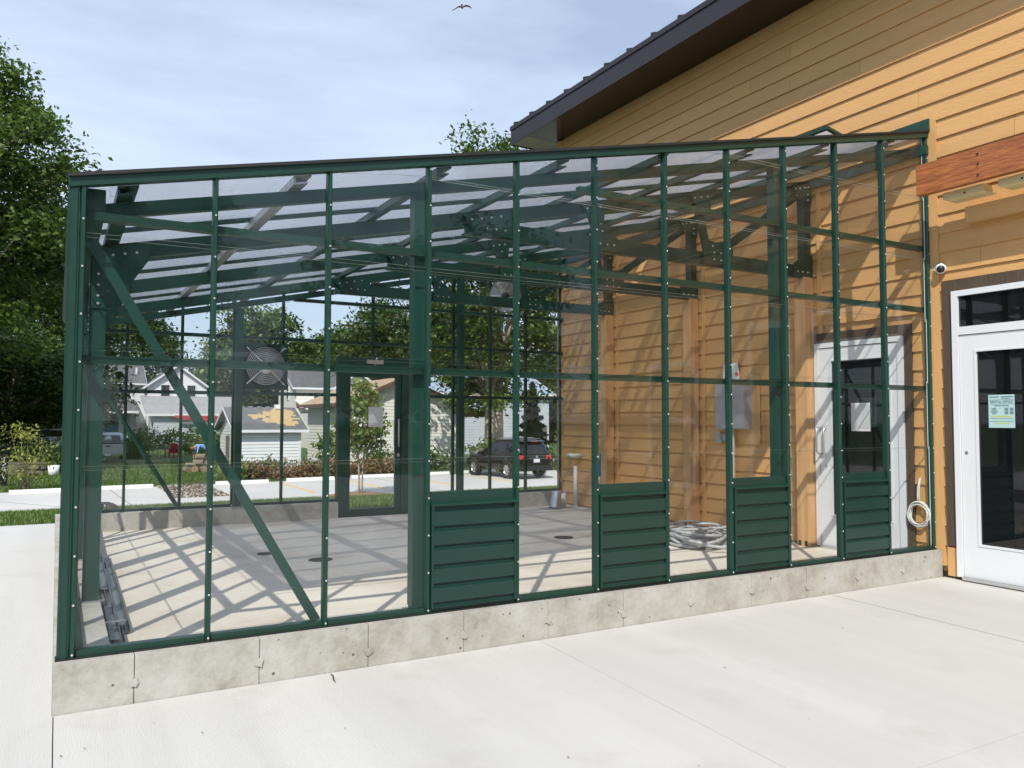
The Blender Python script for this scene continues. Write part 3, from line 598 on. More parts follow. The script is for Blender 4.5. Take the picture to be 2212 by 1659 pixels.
# ---- back end wall (Y = YB)
ZB = 0.292
for i in range(12):
    x = i * U if i < 11 else XR - 0.016
    z0 = ZB + 0.001
    if i == 6: z0 = 2.27
    gpart(MB().box(x - 0.0155, x + 0.0155, YB - 0.030, YB + 0.022, z0, zr(x) + 0.002), 'mullion')
gpart(MB().beam((-0.05, YB, zr(-0.05) + 0.02), (XR, YB, zr(XR) + 0.02), 0.05, 0.05), 'top_rail')
for a, b in ((0.016, 3.21), (4.25, XR)): gpart(MB().box(a, b, YB - 0.045, YB + 0.01, ZB + 0.001, ZB + 0.035), 'sill_rail')
for z, a, b in ((1.73, 0.0, 3.2), (1.73, 4.27, XR), (2.45, 0.0, XR), (2.983, 2.6, XR), (3.50, 4.96, XR)):
    gpart(MB().box(a, b, YB - 0.085, YB - 0.036, z - 0.021, z + 0.021), 'girt')
bb = [(i * U + 0.010, min((i + 1) * U, XR - 0.016) - 0.010) for i in range(11) if i not in (5, 6)]
pane_wall('x', bb, ZB + 0.02, set(), [1.14, 1.735, 2.46, 3.0], lambda x: zr(x) + 0.004, YB - 0.004)
for a, b in ((3.11, 3.71), (3.73, 4.33)): pane_wall('x', [(a, b)], 2.28, set(), [3.0], lambda x: zr(x) + 0.004, YB - 0.004)
# back door: green frame, glass leaf, closer, pulls, paper
df = MB(); df.box(3.22, 3.33, YB - 0.06, YB + 0.05, 0.02, 2.262); df.box(4.14, 4.25, YB - 0.06, YB + 0.05, 0.02, 2.262); df.box(3.331, 4.139, YB - 0.059, YB + 0.049, 2.09, 2.261)
bd = gpart(df, 'back_door', 'green_in')
lf = MB(); lf.box(3.333, 3.40, YB - 0.03, YB + 0.015, 0.05, 2.085); lf.box(4.055, 4.137, YB - 0.03, YB + 0.015, 0.05, 2.085); lf.box(3.4005, 4.0545, YB - 0.0295, YB + 0.0145, 0.05, 0.175); lf.box(3.4005, 4.0545, YB - 0.0295, YB + 0.0145, 1.985, 2.085)
lf.build('door_leaf', M['green_in'], bd)
p_ = [(3.401, YB - 0.01, 0.176), (4.054, YB - 0.01, 0.176), (4.054, YB - 0.01, 1.984), (3.401, YB - 0.01, 1.984)]
MB().hexa([V(q) for q in p_] + [V(q) + V((0, 0.005, 0)) for q in p_], 0, 1).build('pane', [M['glass'], M['glass_edge']], bd)
for yy in (YB - 0.075, YB + 0.06):
    s_ = -1 if yy < YB else 1; y_in = YB - 0.03 if s_ < 0 else YB + 0.015
    MB().tube([(4.095, y_in, 1.02), (4.095, yy, 1.02), (4.085, yy + 0.015 * s_, 1.04), (4.085, yy + 0.015 * s_, 1.38), (4.095, yy, 1.40), (4.095, y_in, 1.40)], 0.012, 8).build('pull_handle', M['alu'], bd)
MB().cyl((4.1, YB - 0.04, 0.90), (4.1, YB - 0.03, 0.90), 0.022, n=14).build('lock_cylinder', M['alu'], bd)
cl = MB(); cl.box(3.60, 3.84, YB - 0.12, YB - 0.06, 2.165, 2.225); cl.cyl((3.75, YB - 0.09, 2.225), (3.75, YB - 0.09, 2.26), 0.012, n=8); cl.beam((3.73, YB - 0.10, 2.16), (3.70, YB - 0.07, 2.09), 0.02, 0.012); cl.beam((3.62, YB - 0.10, 2.14), (3.86, YB - 0.08, 2.12), 0.022, 0.01)
cl.build('door_closer', M['alu'], bd)
tag(MB().box(3.665, 3.881, YB - 0.0132, YB - 0.0115, 1.295, 1.575).build('paper_sheet', M['paper']), 'white paper sheet taped to the green back door glass', 'paper')
gpart(MB().box(3.205, 4.265, YB - 0.10, YB + 0.5, -0.03, 0.045), 'door_sill_slab', 'curb')

# ---- columns
def column(x, y, z0, z1, w=0.080, name='column', m='green_in', plate=True):
    c = gpart(MB().box(x - w / 2, x + w / 2, y - w / 2, y + w / 2, z0 + 0.010, z1), name, m)
    if plate:
        MB().box(x - w * 0.85, x + w * 0.85, y - w * 0.7, y + w * 0.7, z0 + 0.001, z0 + 0.010).build('base_plate', M['zinc'], c)
        for sx in (-1, 1): MB().cyl((x + sx * w * 0.70, y, z0 + 0.010), (x + sx * w * 0.70, y, z0 + 0.034), 0.009, n=6).build('anchor_bolt', M['zinc'], c)
    return c
for x in (1.84, 4.985): column(x, 0.128, ZC, zr(x) - 0.14, 0.074)
for x in (1.90, 5.02): column(x, YB - 0.13, ZB, zr(x) - 0.14, 0.085)
FY = (1.35, 3.10, 4.85)
# ---- end rafters and frames
def raft(y, x0, x1, drop, h, d, m='green_in', name='rafter'):
    p = [(x0, zr(x0) - drop), (x1, zr(x1) - drop), (x1, zr(x1) - drop - h), (x0, zr(x0) - drop - h)]
    r_ = MB().prism([(x, y - d / 2, z) for x, z in p], (0, 0.012, 0))
    for q in (0, h - 0.012): r_.prism([(x0, y - d / 2 + 0.012, zr(x0) - drop - q), (x1, y - d / 2 + 0.012, zr(x1) - drop - q), (x1, y - d / 2 + 0.012, zr(x1) - drop - q - 0.012), (x0, y - d / 2 + 0.012, zr(x0) - drop - q - 0.012)], (0, d - 0.012, 0))
    return gpart(r_, name, m)
raft(0.17, 0.03, XR - 0.02, 0.058, 0.075, 0.05); raft(YB - 0.15, 0.03, XR - 0.02, 0.058, 0.075, 0.05)
def plate(pts, y, name='gusset_plate', bolts=(), t=0.012):
    gp = gpart(MB().prism([(x, y - t, z) for x, z in pts], (0, t, 0)), name, 'green_in')
    for x, z in bolts: bolt(gp, x, y - t, z, 0, 1.5)
    return gp
for y in FY:
    column(0.12, y, ZC, zr(0.12) - 0.07, 0.095)
    raft(y, 0.075, XB - 0.06, 0.054, 0.108, 0.06)
    yg = y - 0.048
    plate([(0.08, zr(0.08) - 0.075), (0.42, zr(0.42) - 0.075), (0.42, zr(0.42) - 0.18), (0.20, zr(0.1) - 0.46), (0.08, zr(0.1) - 0.46)], yg, bolts=[(0.20, zr(0.2) - 0.13), (0.27, zr(0.27) - 0.13), (0.34, zr(0.34) - 0.13), (0.12, zr(0.1) - 0.24), (0.12, zr(0.1) - 0.31), (0.12, zr(0.1) - 0.38), (0.12, zr(0.1) - 0.43)])
    bc = MB(); bc.box(2.75, XB - 0.03, y - 0.03, y - 0.018, 2.90, 3.03); bc.box(2.75, XB - 0.03, y - 0.0178, y + 0.03, 2.90, 2.912); bc.box(2.75, XB - 0.03, y - 0.0178, y + 0.03, 3.018, 3.03)
    gpart(bc, 'bottom_chord', 'green_in')
    gpart(MB().box(XB - 0.13, XB - 0.035, y - 0.046, y + 0.046, 3.032, zr(6.75) - 0.20), 'wall_strut', 'green_in')
    for a, b in (((4.02, zr(4.02) - 0.16), (4.12, 3.00)), ((5.27, zr(5.27) - 0.16), (5.42, 3.00)), ((5.52, 3.03), (6.66, zr(6.66) - 0.20)), ((4.20, 3.03), (5.17, zr(5.17) - 0.19))):
        if a[0] == 4.20: continue
        gpart(MB().beam((a[0], y + 0.0, a[1]), (b[0], y + 0.0, b[1]), 0.032, 0.085, (1, 0, 0.2)), 'web_member', 'green_in')
    plate([(2.72, zr(2.72) - 0.075), (3.12, zr(3.12) - 0.075), (3.20, 3.02), (3.22, 2.91), (2.86, 2.90)], yg, bolts=[(2.80 + 0.09 * q, zr(2.8 + 0.09 * q) - 0.125) for q in range(4)] + [(2.94 + 0.085 * q, 2.965) for q in range(3)])
    plate([(3.88, zr(3.88) - 0.08), (4.14, zr(4.14) - 0.08), (4.12, zr(4.1) - 0.26), (4.00, zr(4.0) - 0.26)], yg, bolts=[(3.94 + 0.07 * q, zr(3.94 + 0.07 * q) - 0.125) for q in range(3)] + [(4.04, zr(4.04) - 0.2)])
    plate([(4.03, 3.14), (4.17, 3.14), (4.28, 3.02), (4.28, 2.91), (4.02, 2.91)], yg, bolts=[(4.08 + 0.075 * q, 2.965) for q in range(3)] + [(4.10, 3.08)])
    plate([(5.14, zr(5.14) - 0.08), (5.42, zr(5.42) - 0.08), (5.40, zr(5.4) - 0.26), (5.26, zr(5.26) - 0.26)], yg, bolts=[(5.20 + 0.08 * q, zr(5.2 + 0.08 * q) - 0.125) for q in range(3)])
    plate([(5.32, 3.15), (5.46, 3.13), (5.60, 3.16), (5.70, 3.08), (5.66, 2.91), (5.30, 2.91)], yg, bolts=[(5.42, 3.09), (5.44, 3.03), (5.53, 3.03), (5.60, 3.08), (5.44, 2.96), (5.53, 2.96), (5.61, 2.96)])
    plate([(6.55, zr(6.55) - 0.08), (XB - 0.03, zr(6.8) - 0.08), (XB - 0.03, 3.70), (6.74, 3.70), (6.60, 3.80)], yg - 0.002, bolts=[(6.60 + 0.065 * q, zr(6.6 + 0.065 * q) - 0.13) for q in range(4)] + [(6.66, 3.84), (6.76, 3.86), (6.78, 3.79), (6.78, 3.73)])
    plate([(6.56, 2.905), (XB - 0.03, 2.905), (XB - 0.03, 3.14), (6.74, 3.14), (6.56, 3.04)], yg - 0.002, bolts=[(6.61 + 0.075 * q, 2.955) for q in range(3)])
# ---- diagonal braces in the end walls
for y, zb in ((0.112, ZC + 0.01), (YB - 0.10, ZB + 0.01)):
    gpart(MB().beam((0.045, y, 2.30), (1.225, y, zb + 0.0), 0.012, 0.052, (1, 0, 1)), 'diagonal_brace', 'green_in')
gpart(MB().beam((0.08, YB - 0.1, 2.30), (0.08, 4.9, ZC + 0.03), 0.012, 0.06, (0, 0, 1)), 'diagonal_brace', 'green_in')
# ---- roof: purlins, glazing bars, twin-wall panels, vent, flashing
for x in (0.20, 1.09, 1.97, 2.85, 3.73, 4.61, 5.49, 6.37):
    p_ = MB(); a = -0.0; z = zr(x)
    p_.prism([(x - 0.05, 0.02, zr(x - 0.05) - 0.012), (x + 0.05, 0.02, zr(x + 0.05) - 0.012), (x + 0.05, 0.02, zr(x + 0.05) - 0.001), (x - 0.05, 0.02, zr(x - 0.05) - 0.001)], (0, YB - 0.04, 0))
    p_.prism([(x - 0.05, 0.02, zr(x - 0.05) - 0.050), (x - 0.038, 0.02, zr(x - 0.038) - 0.050), (x - 0.038, 0.02, zr(x - 0.038) - 0.0125), (x - 0.05, 0.02, zr(x - 0.05) - 0.0125)], (0, YB - 0.04, 0))
    p_.prism([(x - 0.0378, 0.02, zr(x - 0.038) - 0.050), (x + 0.03, 0.02, zr(x + 0.03) - 0.050), (x + 0.03, 0.02, zr(x + 0.03) - 0.040), (x - 0.0378, 0.02, zr(x - 0.038) - 0.040)], (0, YB - 0.04, 0))
    gpart(p_, 'purlin', 'zinc' if abs(x - 1.09) < 0.01 else 'green_in')  # one green purlin gets paler steel: a sun glint put into its colour
for k in range(1, 10):
    y = k * U
    gpart(MB().beam((-0.03, y, zr(-0.03) + 0.014), (XR - 0.03, y, zr(XR - 0.03) + 0.014), 0.045, 0.026), 'glazing_bar')
for k in range(10):
    y0, y1 = k * U + 0.006, (k + 1) * U - 0.006
    if k == 0: y0 = 0.034
    if k == 9: y1 = YB - 0.03
    xe = XR - 0.03 if k not in (1, 2, 6, 7) else 6.30
    pts = [(-0.06, y0, zr(-0.06) + 0.029), (xe, y0, zr(xe) + 0.029), (xe, y1, zr(xe) + 0.029), (-0.06, y1, zr(-0.06) + 0.029)]
    MB().hexa([V(q) for q in pts] + [V(q) + V((0, 0, 0.008)) for q in pts], 0).build('roof_panel', M['poly'], gh)
for ya, yb in ((0.63, 1.85), (3.73, 4.95)):                      # propped roof vents, hinged at the wall
    A = V((6.29, 0, zr(6.29) + 0.325)); B = V((XR - 0.04, 0, zr(XR) + 0.10))
    fr = MB()
    for y in (ya, yb - 0.035): fr.beam((A.x, y + 0.0175, A.z), (B.x, y + 0.0175, B.z), 0.034, 0.03)
    fr.beam((A.x, ya, A.z - 0.006), (A.x, yb, A.z - 0.006), 0.045, 0.034); fr.beam((B.x, ya, B.z), (B.x, yb, B.z), 0.03, 0.03)
    vt = gpart(fr, 'roof_vent')
    pts = [(A.x + 0.01, ya + 0.02, A.z + 0.016), (B.x - 0.01, ya + 0.02, B.z + 0.016), (B.x - 0.01, yb - 0.02, B.z + 0.016), (A.x + 0.01, yb - 0.02, A.z + 0.016)]
    MB().hexa([V(q) for q in pts] + [V(q) + V((0, 0, 0.006)) for q in pts], 0).build('vent_panel', M['poly'], vt)
    MB().cyl((6.33, (ya + yb) / 2, zr(6.33) - 0.02), (6.33, (ya + yb) / 2, A.z - 0.03), 0.008, n=6).build('vent_arm', M['alu'], vt)
gpart(MB().prism([(XR - 0.03, -0.045, zr(XR) + 0.055), (XR + 0.003, -0.045, zr(XR) + 0.055), (XR + 0.003, -0.045, zr(XR) + 0.17), (XR - 0.012, -0.045, zr(XR) + 0.17)], (0, YB + 0.1, 0)), 'wall_flashing')
gpart(MB().box(6.80, XR, -0.03, YB, zr(XR) - 0.16, zr(XR) - 0.075), 'ledger_channel', 'green_in')

# ---- timber posts carrying the frames at the wall
for y, lab in zip(FY, ('pine post beside the white greenhouse-side door', 'pine post in the middle of the siding wall, behind the hose pile', 'pine post farthest back on the siding wall')):
    tp = empty('timber_post', (XB - 0.032, y, ZF), 0, lab, 'post', 'pine posts against the siding')
    MB().box(-0.135, -0.068, -0.068, 0.068, 0.002, 2.905 - ZF - 0.001).build('post', M['timber'], tp)
    MB().box(-0.066, -0.002, -0.068, 0.068, 0.002, 2.905 - ZF - 0.001).build('post', M['timber'], tp)
    for q in (-0.06, 0.02): MB().box(-0.138, -0.1355, q, q + 0.035, 0.01, 0.06).build('post_bracket', M['green'], tp)

# ================================================================ things in and on the greenhouse
# exhaust fan with wire guard on the back wall
fc = V((2.235, YB - 0.06, 2.085))
ef = empty('exhaust_fan', fc, 0, 'exhaust fan with round wire guard in the back glass wall', 'fan')
MB().box(-0.30, 0.30, 0.01, 0.05, -0.30, 0.30).build('mounting_panel', M['green_in'], ef)
MB().lathe([(0.262, 0.0), (0.262, 0.06), (0.250, 0.06), (0.250, 0.0)], (0, -0.05, 0), (0, 1, 0), 40).build('fan_ring', M['black'], ef)
gu = MB()
for k in range(10):
    rr = 0.035 + 0.0230 * k
    gu.tube([(rr * math.cos(t), -0.07 - 0.03 * (1 - rr / 0.26), rr * math.sin(t)) for t in [2 * math.pi * i / 28 for i in range(28)]], 0.0034, 4, closed=True)
gu.build('wire_guard', M['white'], ef)
for a in (45, 135, 225, 315):
    c, s_ = math.cos(R(a)), math.sin(R(a)); st = MB()
    st.beam((0.05 * c, -0.105, 0.05 * s_), (0.335 * c, -0.055, 0.335 * s_), 0.014, 0.006, (0, 1, 0)); st.cyl((0.30 * c, -0.07, 0.30 * s_), (0.35 * c, -0.045, 0.35 * s_), 0.011, n=6)
    st.build('guard_strut', M['chrome'], ef)
MB().lathe([(0.0, -0.10), (0.07, -0.10), (0.076, -0.03), (0.0, -0.03)], (0, 0, -0.03), (0, 1, 0), 20).build('motor', M['white'], ef)
for k in range(4):
    a = R(90 * k + 75); c, s_ = math.cos(a), math.sin(a); bl = MB()
    pts = [V((0.05 * c + 0.02 * s_, -0.01, 0.05 * s_ - 0.02 * c)), V((0.22 * c + 0.045 * s_, 0.005, 0.22 * s_ - 0.045 * c)), V((0.235 * c - 0.035 * s_, -0.04, 0.235 * s_ + 0.035 * c)), V((0.05 * c - 0.03 * s_, -0.03, 0.05 * s_ + 0.03 * c))]
    bl.hexa(pts + [q + V((0, 0.004, 0)) for q in pts]); bl.build('fan_blade', M['fan_blade'], ef)
# circulation fan hung near the back, high up
hc = onY(1090, 641, 5.45); hf = empty('circulation_fan', hc, R(-20), 'hanging round circulation fan high up near the back wall', 'fan')
gu = MB()
for k in range(14):
    rr = 0.05 + 0.0135 * k
    for yy in (-0.07, 0.07): gu.tube([(rr * math.cos(t), yy * (1 - 0.25 * rr / 0.22), rr * math.sin(t)) for t in [2 * math.pi * i / 24 for i in range(24)]], 0.0018, 4, closed=True)
gu.build('wire_guard', M['alu'], hf)
MB().lathe([(0.228, -0.05), (0.232, 0.0), (0.228, 0.05)], (0, 0, 0), (0, 1, 0), 32).build('fan_ring', M['iron'], hf)
MB().lathe([(0.0, -0.09), (0.05, -0.09), (0.055, 0.05), (0.0, 0.05)], (0, 0, 0), (0, 1, 0), 18).build('motor', M['iron'], hf)
for k in range(3):
    a = R(120 * k + 40); c, s_ = math.cos(a), math.sin(a)
    pts = [V((0.05 * c + 0.02 * s_, 0.01, 0.05 * s_ - 0.02 * c)), V((0.20 * c + 0.09 * s_, 0.02, 0.20 * s_ - 0.09 * c)), V((0.21 * c - 0.07 * s_, -0.02, 0.21 * s_ + 0.07 * c)), V((0.05 * c - 0.03 * s_, -0.01, 0.05 * s_ + 0.03 * c))]
    MB().hexa(pts + [q + V((0, 0.004, 0)) for q in pts]).build('fan_blade', M['alu'], hf)
top = zr(hc.x) - 0.055
MB().cyl((0, 0, 0.225), (0, 0, top - hc.z), 0.010, n=8).build('hanger_rod', M['iron'], hf)

# floor drains
def drain(x, y, r, lab, grate=True):
    e = empty('floor_drain', (x, y, ZF), 0, lab, 'drain', 'floor drains')
    MB().lathe([(r, 0.0005), (r, 0.006), (r * 0.88, 0.006), (r * 0.88, 0.003), (0.0, 0.003)], (0, 0, 0), (0, 0, 1), 28).build('rim', M['drain'], e)
    if grate:
        b = MB()
        for i in range(-4, 5):
            w = math.sqrt(max(0.0, (r * 0.86) ** 2 - (i * r * 0.19) ** 2)); b.box(-w, w, i * r * 0.19 - r * 0.045, i * r * 0.19 + r * 0.045, 0.003, 0.008)
        b.build('grate', M['drain'], e)
    else: MB().lathe([(r * 0.8, 0.0035), (r * 0.8, 0.007), (0, 0.0072)], (0, 0, 0), (0, 0, 1), 24).build('cover', M['iron'], e)
drain(1.712, 3.569, 0.085, 'small round cleanout cover in the floor, leftmost of the three', False)
drain(2.08, 2.977, 0.11, 'round slotted drain grate in the floor behind the third front mullion')
drain(4.854, 3.069, 0.11, 'dark round drain grate in the floor between the two left solid panels')

# bundle of metal channels by the left wall
def channel(x0, y0, z0, x1, y1, z1, w, h, tilt=0.0):
    b = MB(); b.beam((x0, y0, z0), (x1, y1, z1), w, 0.003, (tilt, 0, 1)); d = V((x1 - x0, y1 - y0, z1 - z0)).normalized(); sx = d.cross(V((tilt, 0, 1))).normalized(); up = sx.cross(d)
    for s_ in (-1, 1): o = sx * (s_ * (w / 2 - 0.002)) + up * (h / 2 + 0.001); b.beam(V((x0, y0, z0)) + o, V((x1, y1, z1)) + o, 0.003, h, (tilt, 0, 1))
    o = b.build('metal_channel', M['strip'])
    return tag(o, 'thin grey metal channel in the loose stack along the left glass wall', 'metal strip', 'stack of grey metal channels')
for i, q in enumerate(((0.210, 0.62, 0.095, 0.235, 4.1, 0.095), (0.255, 0.66, 0.095, 0.285, 3.7, 0.095), (0.232, 0.72, 0.125, 0.27, 5.0, 0.125), (0.300, 0.98, 0.095, 0.33, 4.0, 0.095), (0.285, 1.05, 0.125, 0.31, 3.2, 0.125), (0.205, 1.7, 0.128, 0.250, 5.7, 0.150), (0.235, 2.1, 0.160, 0.262, 5.9, 0.235))):
    channel(*q, 0.060, 0.028)
tag(MB().box(0.19, 0.31, 1.02, 1.06, 0.155, 0.158).box(0.19, 0.193, 1.02, 1.06, 0.10, 0.155).build('metal_offcut', M['zinc']), 'bright bent metal offcut lying on the channel stack', 'metal strip')

# plumbing by the far corner
def px(x, y, X=6.76): return onX(x, y, X)
a = V((6.74, 5.62, ZF)); b_ = onX(1247, 1000, 6.74)
pv = empty('pvc_standpipe', a, 0, 'tall white plastic standpipe with open top by the siding wall', 'pipe')
MB().cyl((0, 0, 0.001), (0, 0, 0.62), 0.030, n=16).build('pipe', M['pvc'], pv)
MB().lathe([(0.036, 0), (0.036, 0.035), (0.031, 0.036)], (0, 0, 0.001), (0, 0, 1), 16).build('pipe_collar', M['pvc'], pv)
pe = empty('pvc_elbow_stub', (XB - 0.02, 5.62, 0.86), 0, 'white plastic pipe stub with elbow out of the siding above the standpipe', 'pipe')
MB().tube([(0.0, 0, 0), (-0.10, 0, 0), (-0.125, 0.0, 0.0), (-0.15, 0.03, 0.0), (-0.15, 0.14, 0.0)], 0.034, 14).build('elbow', M['pvc'], pe)
ps = empty('copper_stub', (6.62, 5.80, ZF), 0, 'bent copper pipe rising from a white sleeve near the far corner', 'pipe')
MB().cyl((0, 0, 0.001), (0, 0, 0.20), 0.055, n=18).build('sleeve', M['pvc'], ps)
MB().tube([(0, 0, 0.15), (0.0, 0.02, 0.35), (-0.03, 0.06, 0.5), (-0.07, 0.12, 0.62), (-0.07, 0.13, 0.68)], 0.011, 8).build('copper_pipe', M['copper'], ps)
MB().cyl((-0.07, 0.13, 0.675), (-0.07, 0.13, 0.72), 0.015, n=8).build('cap', M['pvc'], ps)
fl = empty('roof_flashing', (6.35, 5.62, ZF), R(25), 'shiny tilted metal pipe flashing lying on the floor at the back', 'flashing')
MB().prism([(-0.2, -0.15, 0.001), (0.22, -0.15, 0.001), (0.22, 0.15, 0.001), (-0.2, 0.15, 0.001)], (0, 0, 0.004)).build('base_sheet', M['zinc'], fl)
MB().cyl((0.02, 0, 0.004), (0.08, 0, 0.24), 0.085, 0.075, n=22, cap=False).build('collar', M['alu'], fl)
bs = empty('blue_topped_stick', (6.72, 5.05, ZF), 0, 'thin white stick with blue top leaning on the siding', 'stick')
MB().cyl((-0.02, 0, 0.001), (0.05, 0, 0.50), 0.012, n=8).build('stick', M['pvc'], bs); MB().cyl((0.05, 0, 0.50), (0.088, 0, 0.84), 0.022, n=10).build('sleeve', M['blue'], bs)

# hose / conduit heap
def loops(seed, c, n, rx, ry, h, tail, r, rot=0.0, m=26, out=0.6):
    rn = random.Random(seed); pts = []
    ph = rn.uniform(0, 6)
    for i in range(n * m):
        t = i / m * 2 * math.pi; k = i / m
        ax = rx * (1 + 0.25 * math.sin(0.37 * t + ph)); ay = ry * (1 + 0.3 * math.sin(0.23 * t + 2 * ph))
        x = ax * math.cos(t + 0.3 * math.sin(0.13 * t)) + 0.10 * math.sin(0.41 * t + ph); y = ay * math.sin(t) + 0.09 * math.cos(0.29 * t)
        z = r + h * (0.5 + 0.5 * math.sin(0.61 * t + ph)) * (0.3 + 0.7 * k / n)
        cx, sx = math.cos(rot), math.sin(rot); pts.append(V((c[0] + x * cx - y * sx, c[1] + x * sx + y * cx, c[2] + z)))
    return pts + [V(q) for q in tail]
hc_ = onZ(1500, 1158, ZF + 0.06)
hp = empty('conduit_heap', (hc_.x, hc_.y, ZF), 0, 'tangled heap of grey flexible conduit on the floor by the middle post', 'conduit')
for k, (sd, cx_, n_) in enumerate(((1, 0.0, 7), (5, 0.05, 6), (9, -0.05, 5))):
    tl = [(0.10, -0.35, 0.18), (0.30, -0.55, 0.40), (0.42, -0.62, 0.62)] if k == 0 else ([(0.2, -0.5, 0.1), (0.40, -0.60, 0.45)] if k == 1 else [])
    MB().tube(loops(sd, (cx_ - 0.02, 0.0, 0.004), n_, 0.27, 0.50, 0.15, tl, 0.016, R(-30)), 0.016, 7).build('conduit', M['hose'], hp)
jb = empty('water_jug', (6.42, 1.98, ZF), 0, 'blue and white plastic bottle behind the conduit heap', 'bottle')
MB().lathe([(0.0, 0.001), (0.05, 0.001), (0.055, 0.02), (0.055, 0.20), (0.045, 0.25), (0.02, 0.28), (0.02, 0.31)], (0, 0, 0.0), (0, 0, 1), 18).build('bottle', M['shirt'], jb); MB().lathe([(0.022, 0.311), (0.022, 0.335), (0, 0.335)], (0, 0, 0), (0, 0, 1), 12).build('cap', M['white'], jb)

# electric panel with conduit, outlet and a sheet of paper
ep = empty('electric_panel', (XB - 0.03, 2.40, 1.57), 0, 'grey electric panel box with conduit on the siding wall', 'panel')
MB().box(-0.001, 0.0, -0.36, 0.32, -0.45, 0.36).build('backing_board', M['trim_tan'], ep)
MB().box(-0.115, -0.002, -0.235, 0.235, -0.275, 0.275).build('box', M['box_grey'], ep)
MB().box(-0.121, -0.1155, -0.225, 0.205, -0.265, 0.262).build('cover', M['box_grey'], ep)
MB().box(-0.124, -0.1215, -0.125, 0.02, -0.10, 0.12).build('hatch', M['box_grey'], ep); MB().box(-0.130, -0.1245, -0.06, -0.04, 0.0, 0.03).build('latch', M['alu'], ep)
MB().cyl((-0.06, 0.02, -0.276), (-0.06, 0.02, ZF - 1.57 + 0.002), 0.030, n=14).build('conduit', M['pvc'], ep)
ob = empty('outlet_box', (XB - 0.022, 2.665, 1.195), 0, 'small clear-covered outlet box left of the grey electric panel', 'outlet')
MB().box(-0.06, -0.001, -0.045, 0.045, -0.065, 0.065).build('cover', M['box_grey'], ob); MB().box(-0.035, -0.001, -0.115, -0.046, -0.04, 0.04).build('box', M['box_grey'], ob)
pp = MB().prism([(0, -0.13, -0.10), (0, 0.14, -0.10), (0, 0.135, 0.085), (0, -0.10, 0.10)], (0.002, 0, 0)).build('permit_sheet', M['paper'], None, (XB - 0.06, 2.45, 1.975)); tag(pp, 'white sheet with red spot above the grey electric panel', 'paper')
MB().cyl((-0.002, -0.085, -0.04), (-0.0004, -0.085, -0.04), 0.026, n=14).build('red_seal', M['red'], pp)

# white cable coil hanging on the wall
cc = empty('cable_coil', (XB - 0.045, 0.12, 0.535), 0, 'coil of white cable hanging on the siding by the front curb', 'cable')
c_ = MB()
for k in range(8):
    rn = random.Random(k); ry, rz = 0.098 + rn.uniform(-0.02, 0.014), 0.108 + rn.uniform(-0.022, 0.012); ox = -0.006 * k * 0.6
    c_.tube([(ox + 0.006 * math.sin(3 * t + k), ry * math.cos(t) + rn.uniform(-0.003, 0.003), rz * math.sin(t)) for t in [2 * math.pi * i / 40 for i in range(40)]], 0.0055, 6, closed=True)
c_.build('coil', M['cable'], cc)
MB().tube([(0.0, 0.01, 0.10), (-0.012, 0.012, 0.16), (-0.01, 0.008, 0.24), (0.0, -0.002, 0.32), (-0.004, -0.012, 0.335), (-0.006, -0.006, 0.26), (-0.010, 0.0, 0.17), (-0.004, -0.01, 0.09)], 0.006, 6).build('hanging_loop', M['cable'], cc)
MB().tube([(-0.01, -0.09, 0.03), (-0.01, -0.108, -0.05), (-0.01, -0.112, -0.12)], 0.006, 6).build('cable_end', M['cable'], cc)

# domed overflow grate outside behind the left corner
dg_c = onZ(222, 1107, 0.0)
dgp = empty('dome_grate', (dg_c.x, dg_c.y, 0.0), 0, 'black domed storm drain grate behind the left back corner', 'drain')
dgp.scale = (0.72, 0.72, 0.72)
pr_ = [(0.30 * math.cos(R(a)), 0.30 * math.sin(R(a)) * 0.62 + 0.02) for a in range(0, 91, 10)]
for k in range(20):
    a = 2 * math.pi * k / 20
    MB().tube([(r_ * math.cos(a), r_ * math.sin(a), h) for r_, h in pr_[:8]], 0.020, 5).build('rib', M['iron'], dgp)
MB().lathe([(0.14, 0.192), (0.13, 0.206), (0.0, 0.214)], (0, 0, 0), (0, 0, 1), 20).build('crown', M['iron'], dgp)
MB().lathe([(0.28, 0.0), (0.34, 0.0), (0.34, 0.03), (0.28, 0.04)], (0, 0, 0), (0, 0, 1), 24).build('base_ring', M['iron'], dgp)
MB().lathe([(0.44, -0.3), (0.44, -0.001), (0, -0.001)], (0, 0, 0), (0, 0, 1), 24).build('base_slab', M['lot'], dgp)

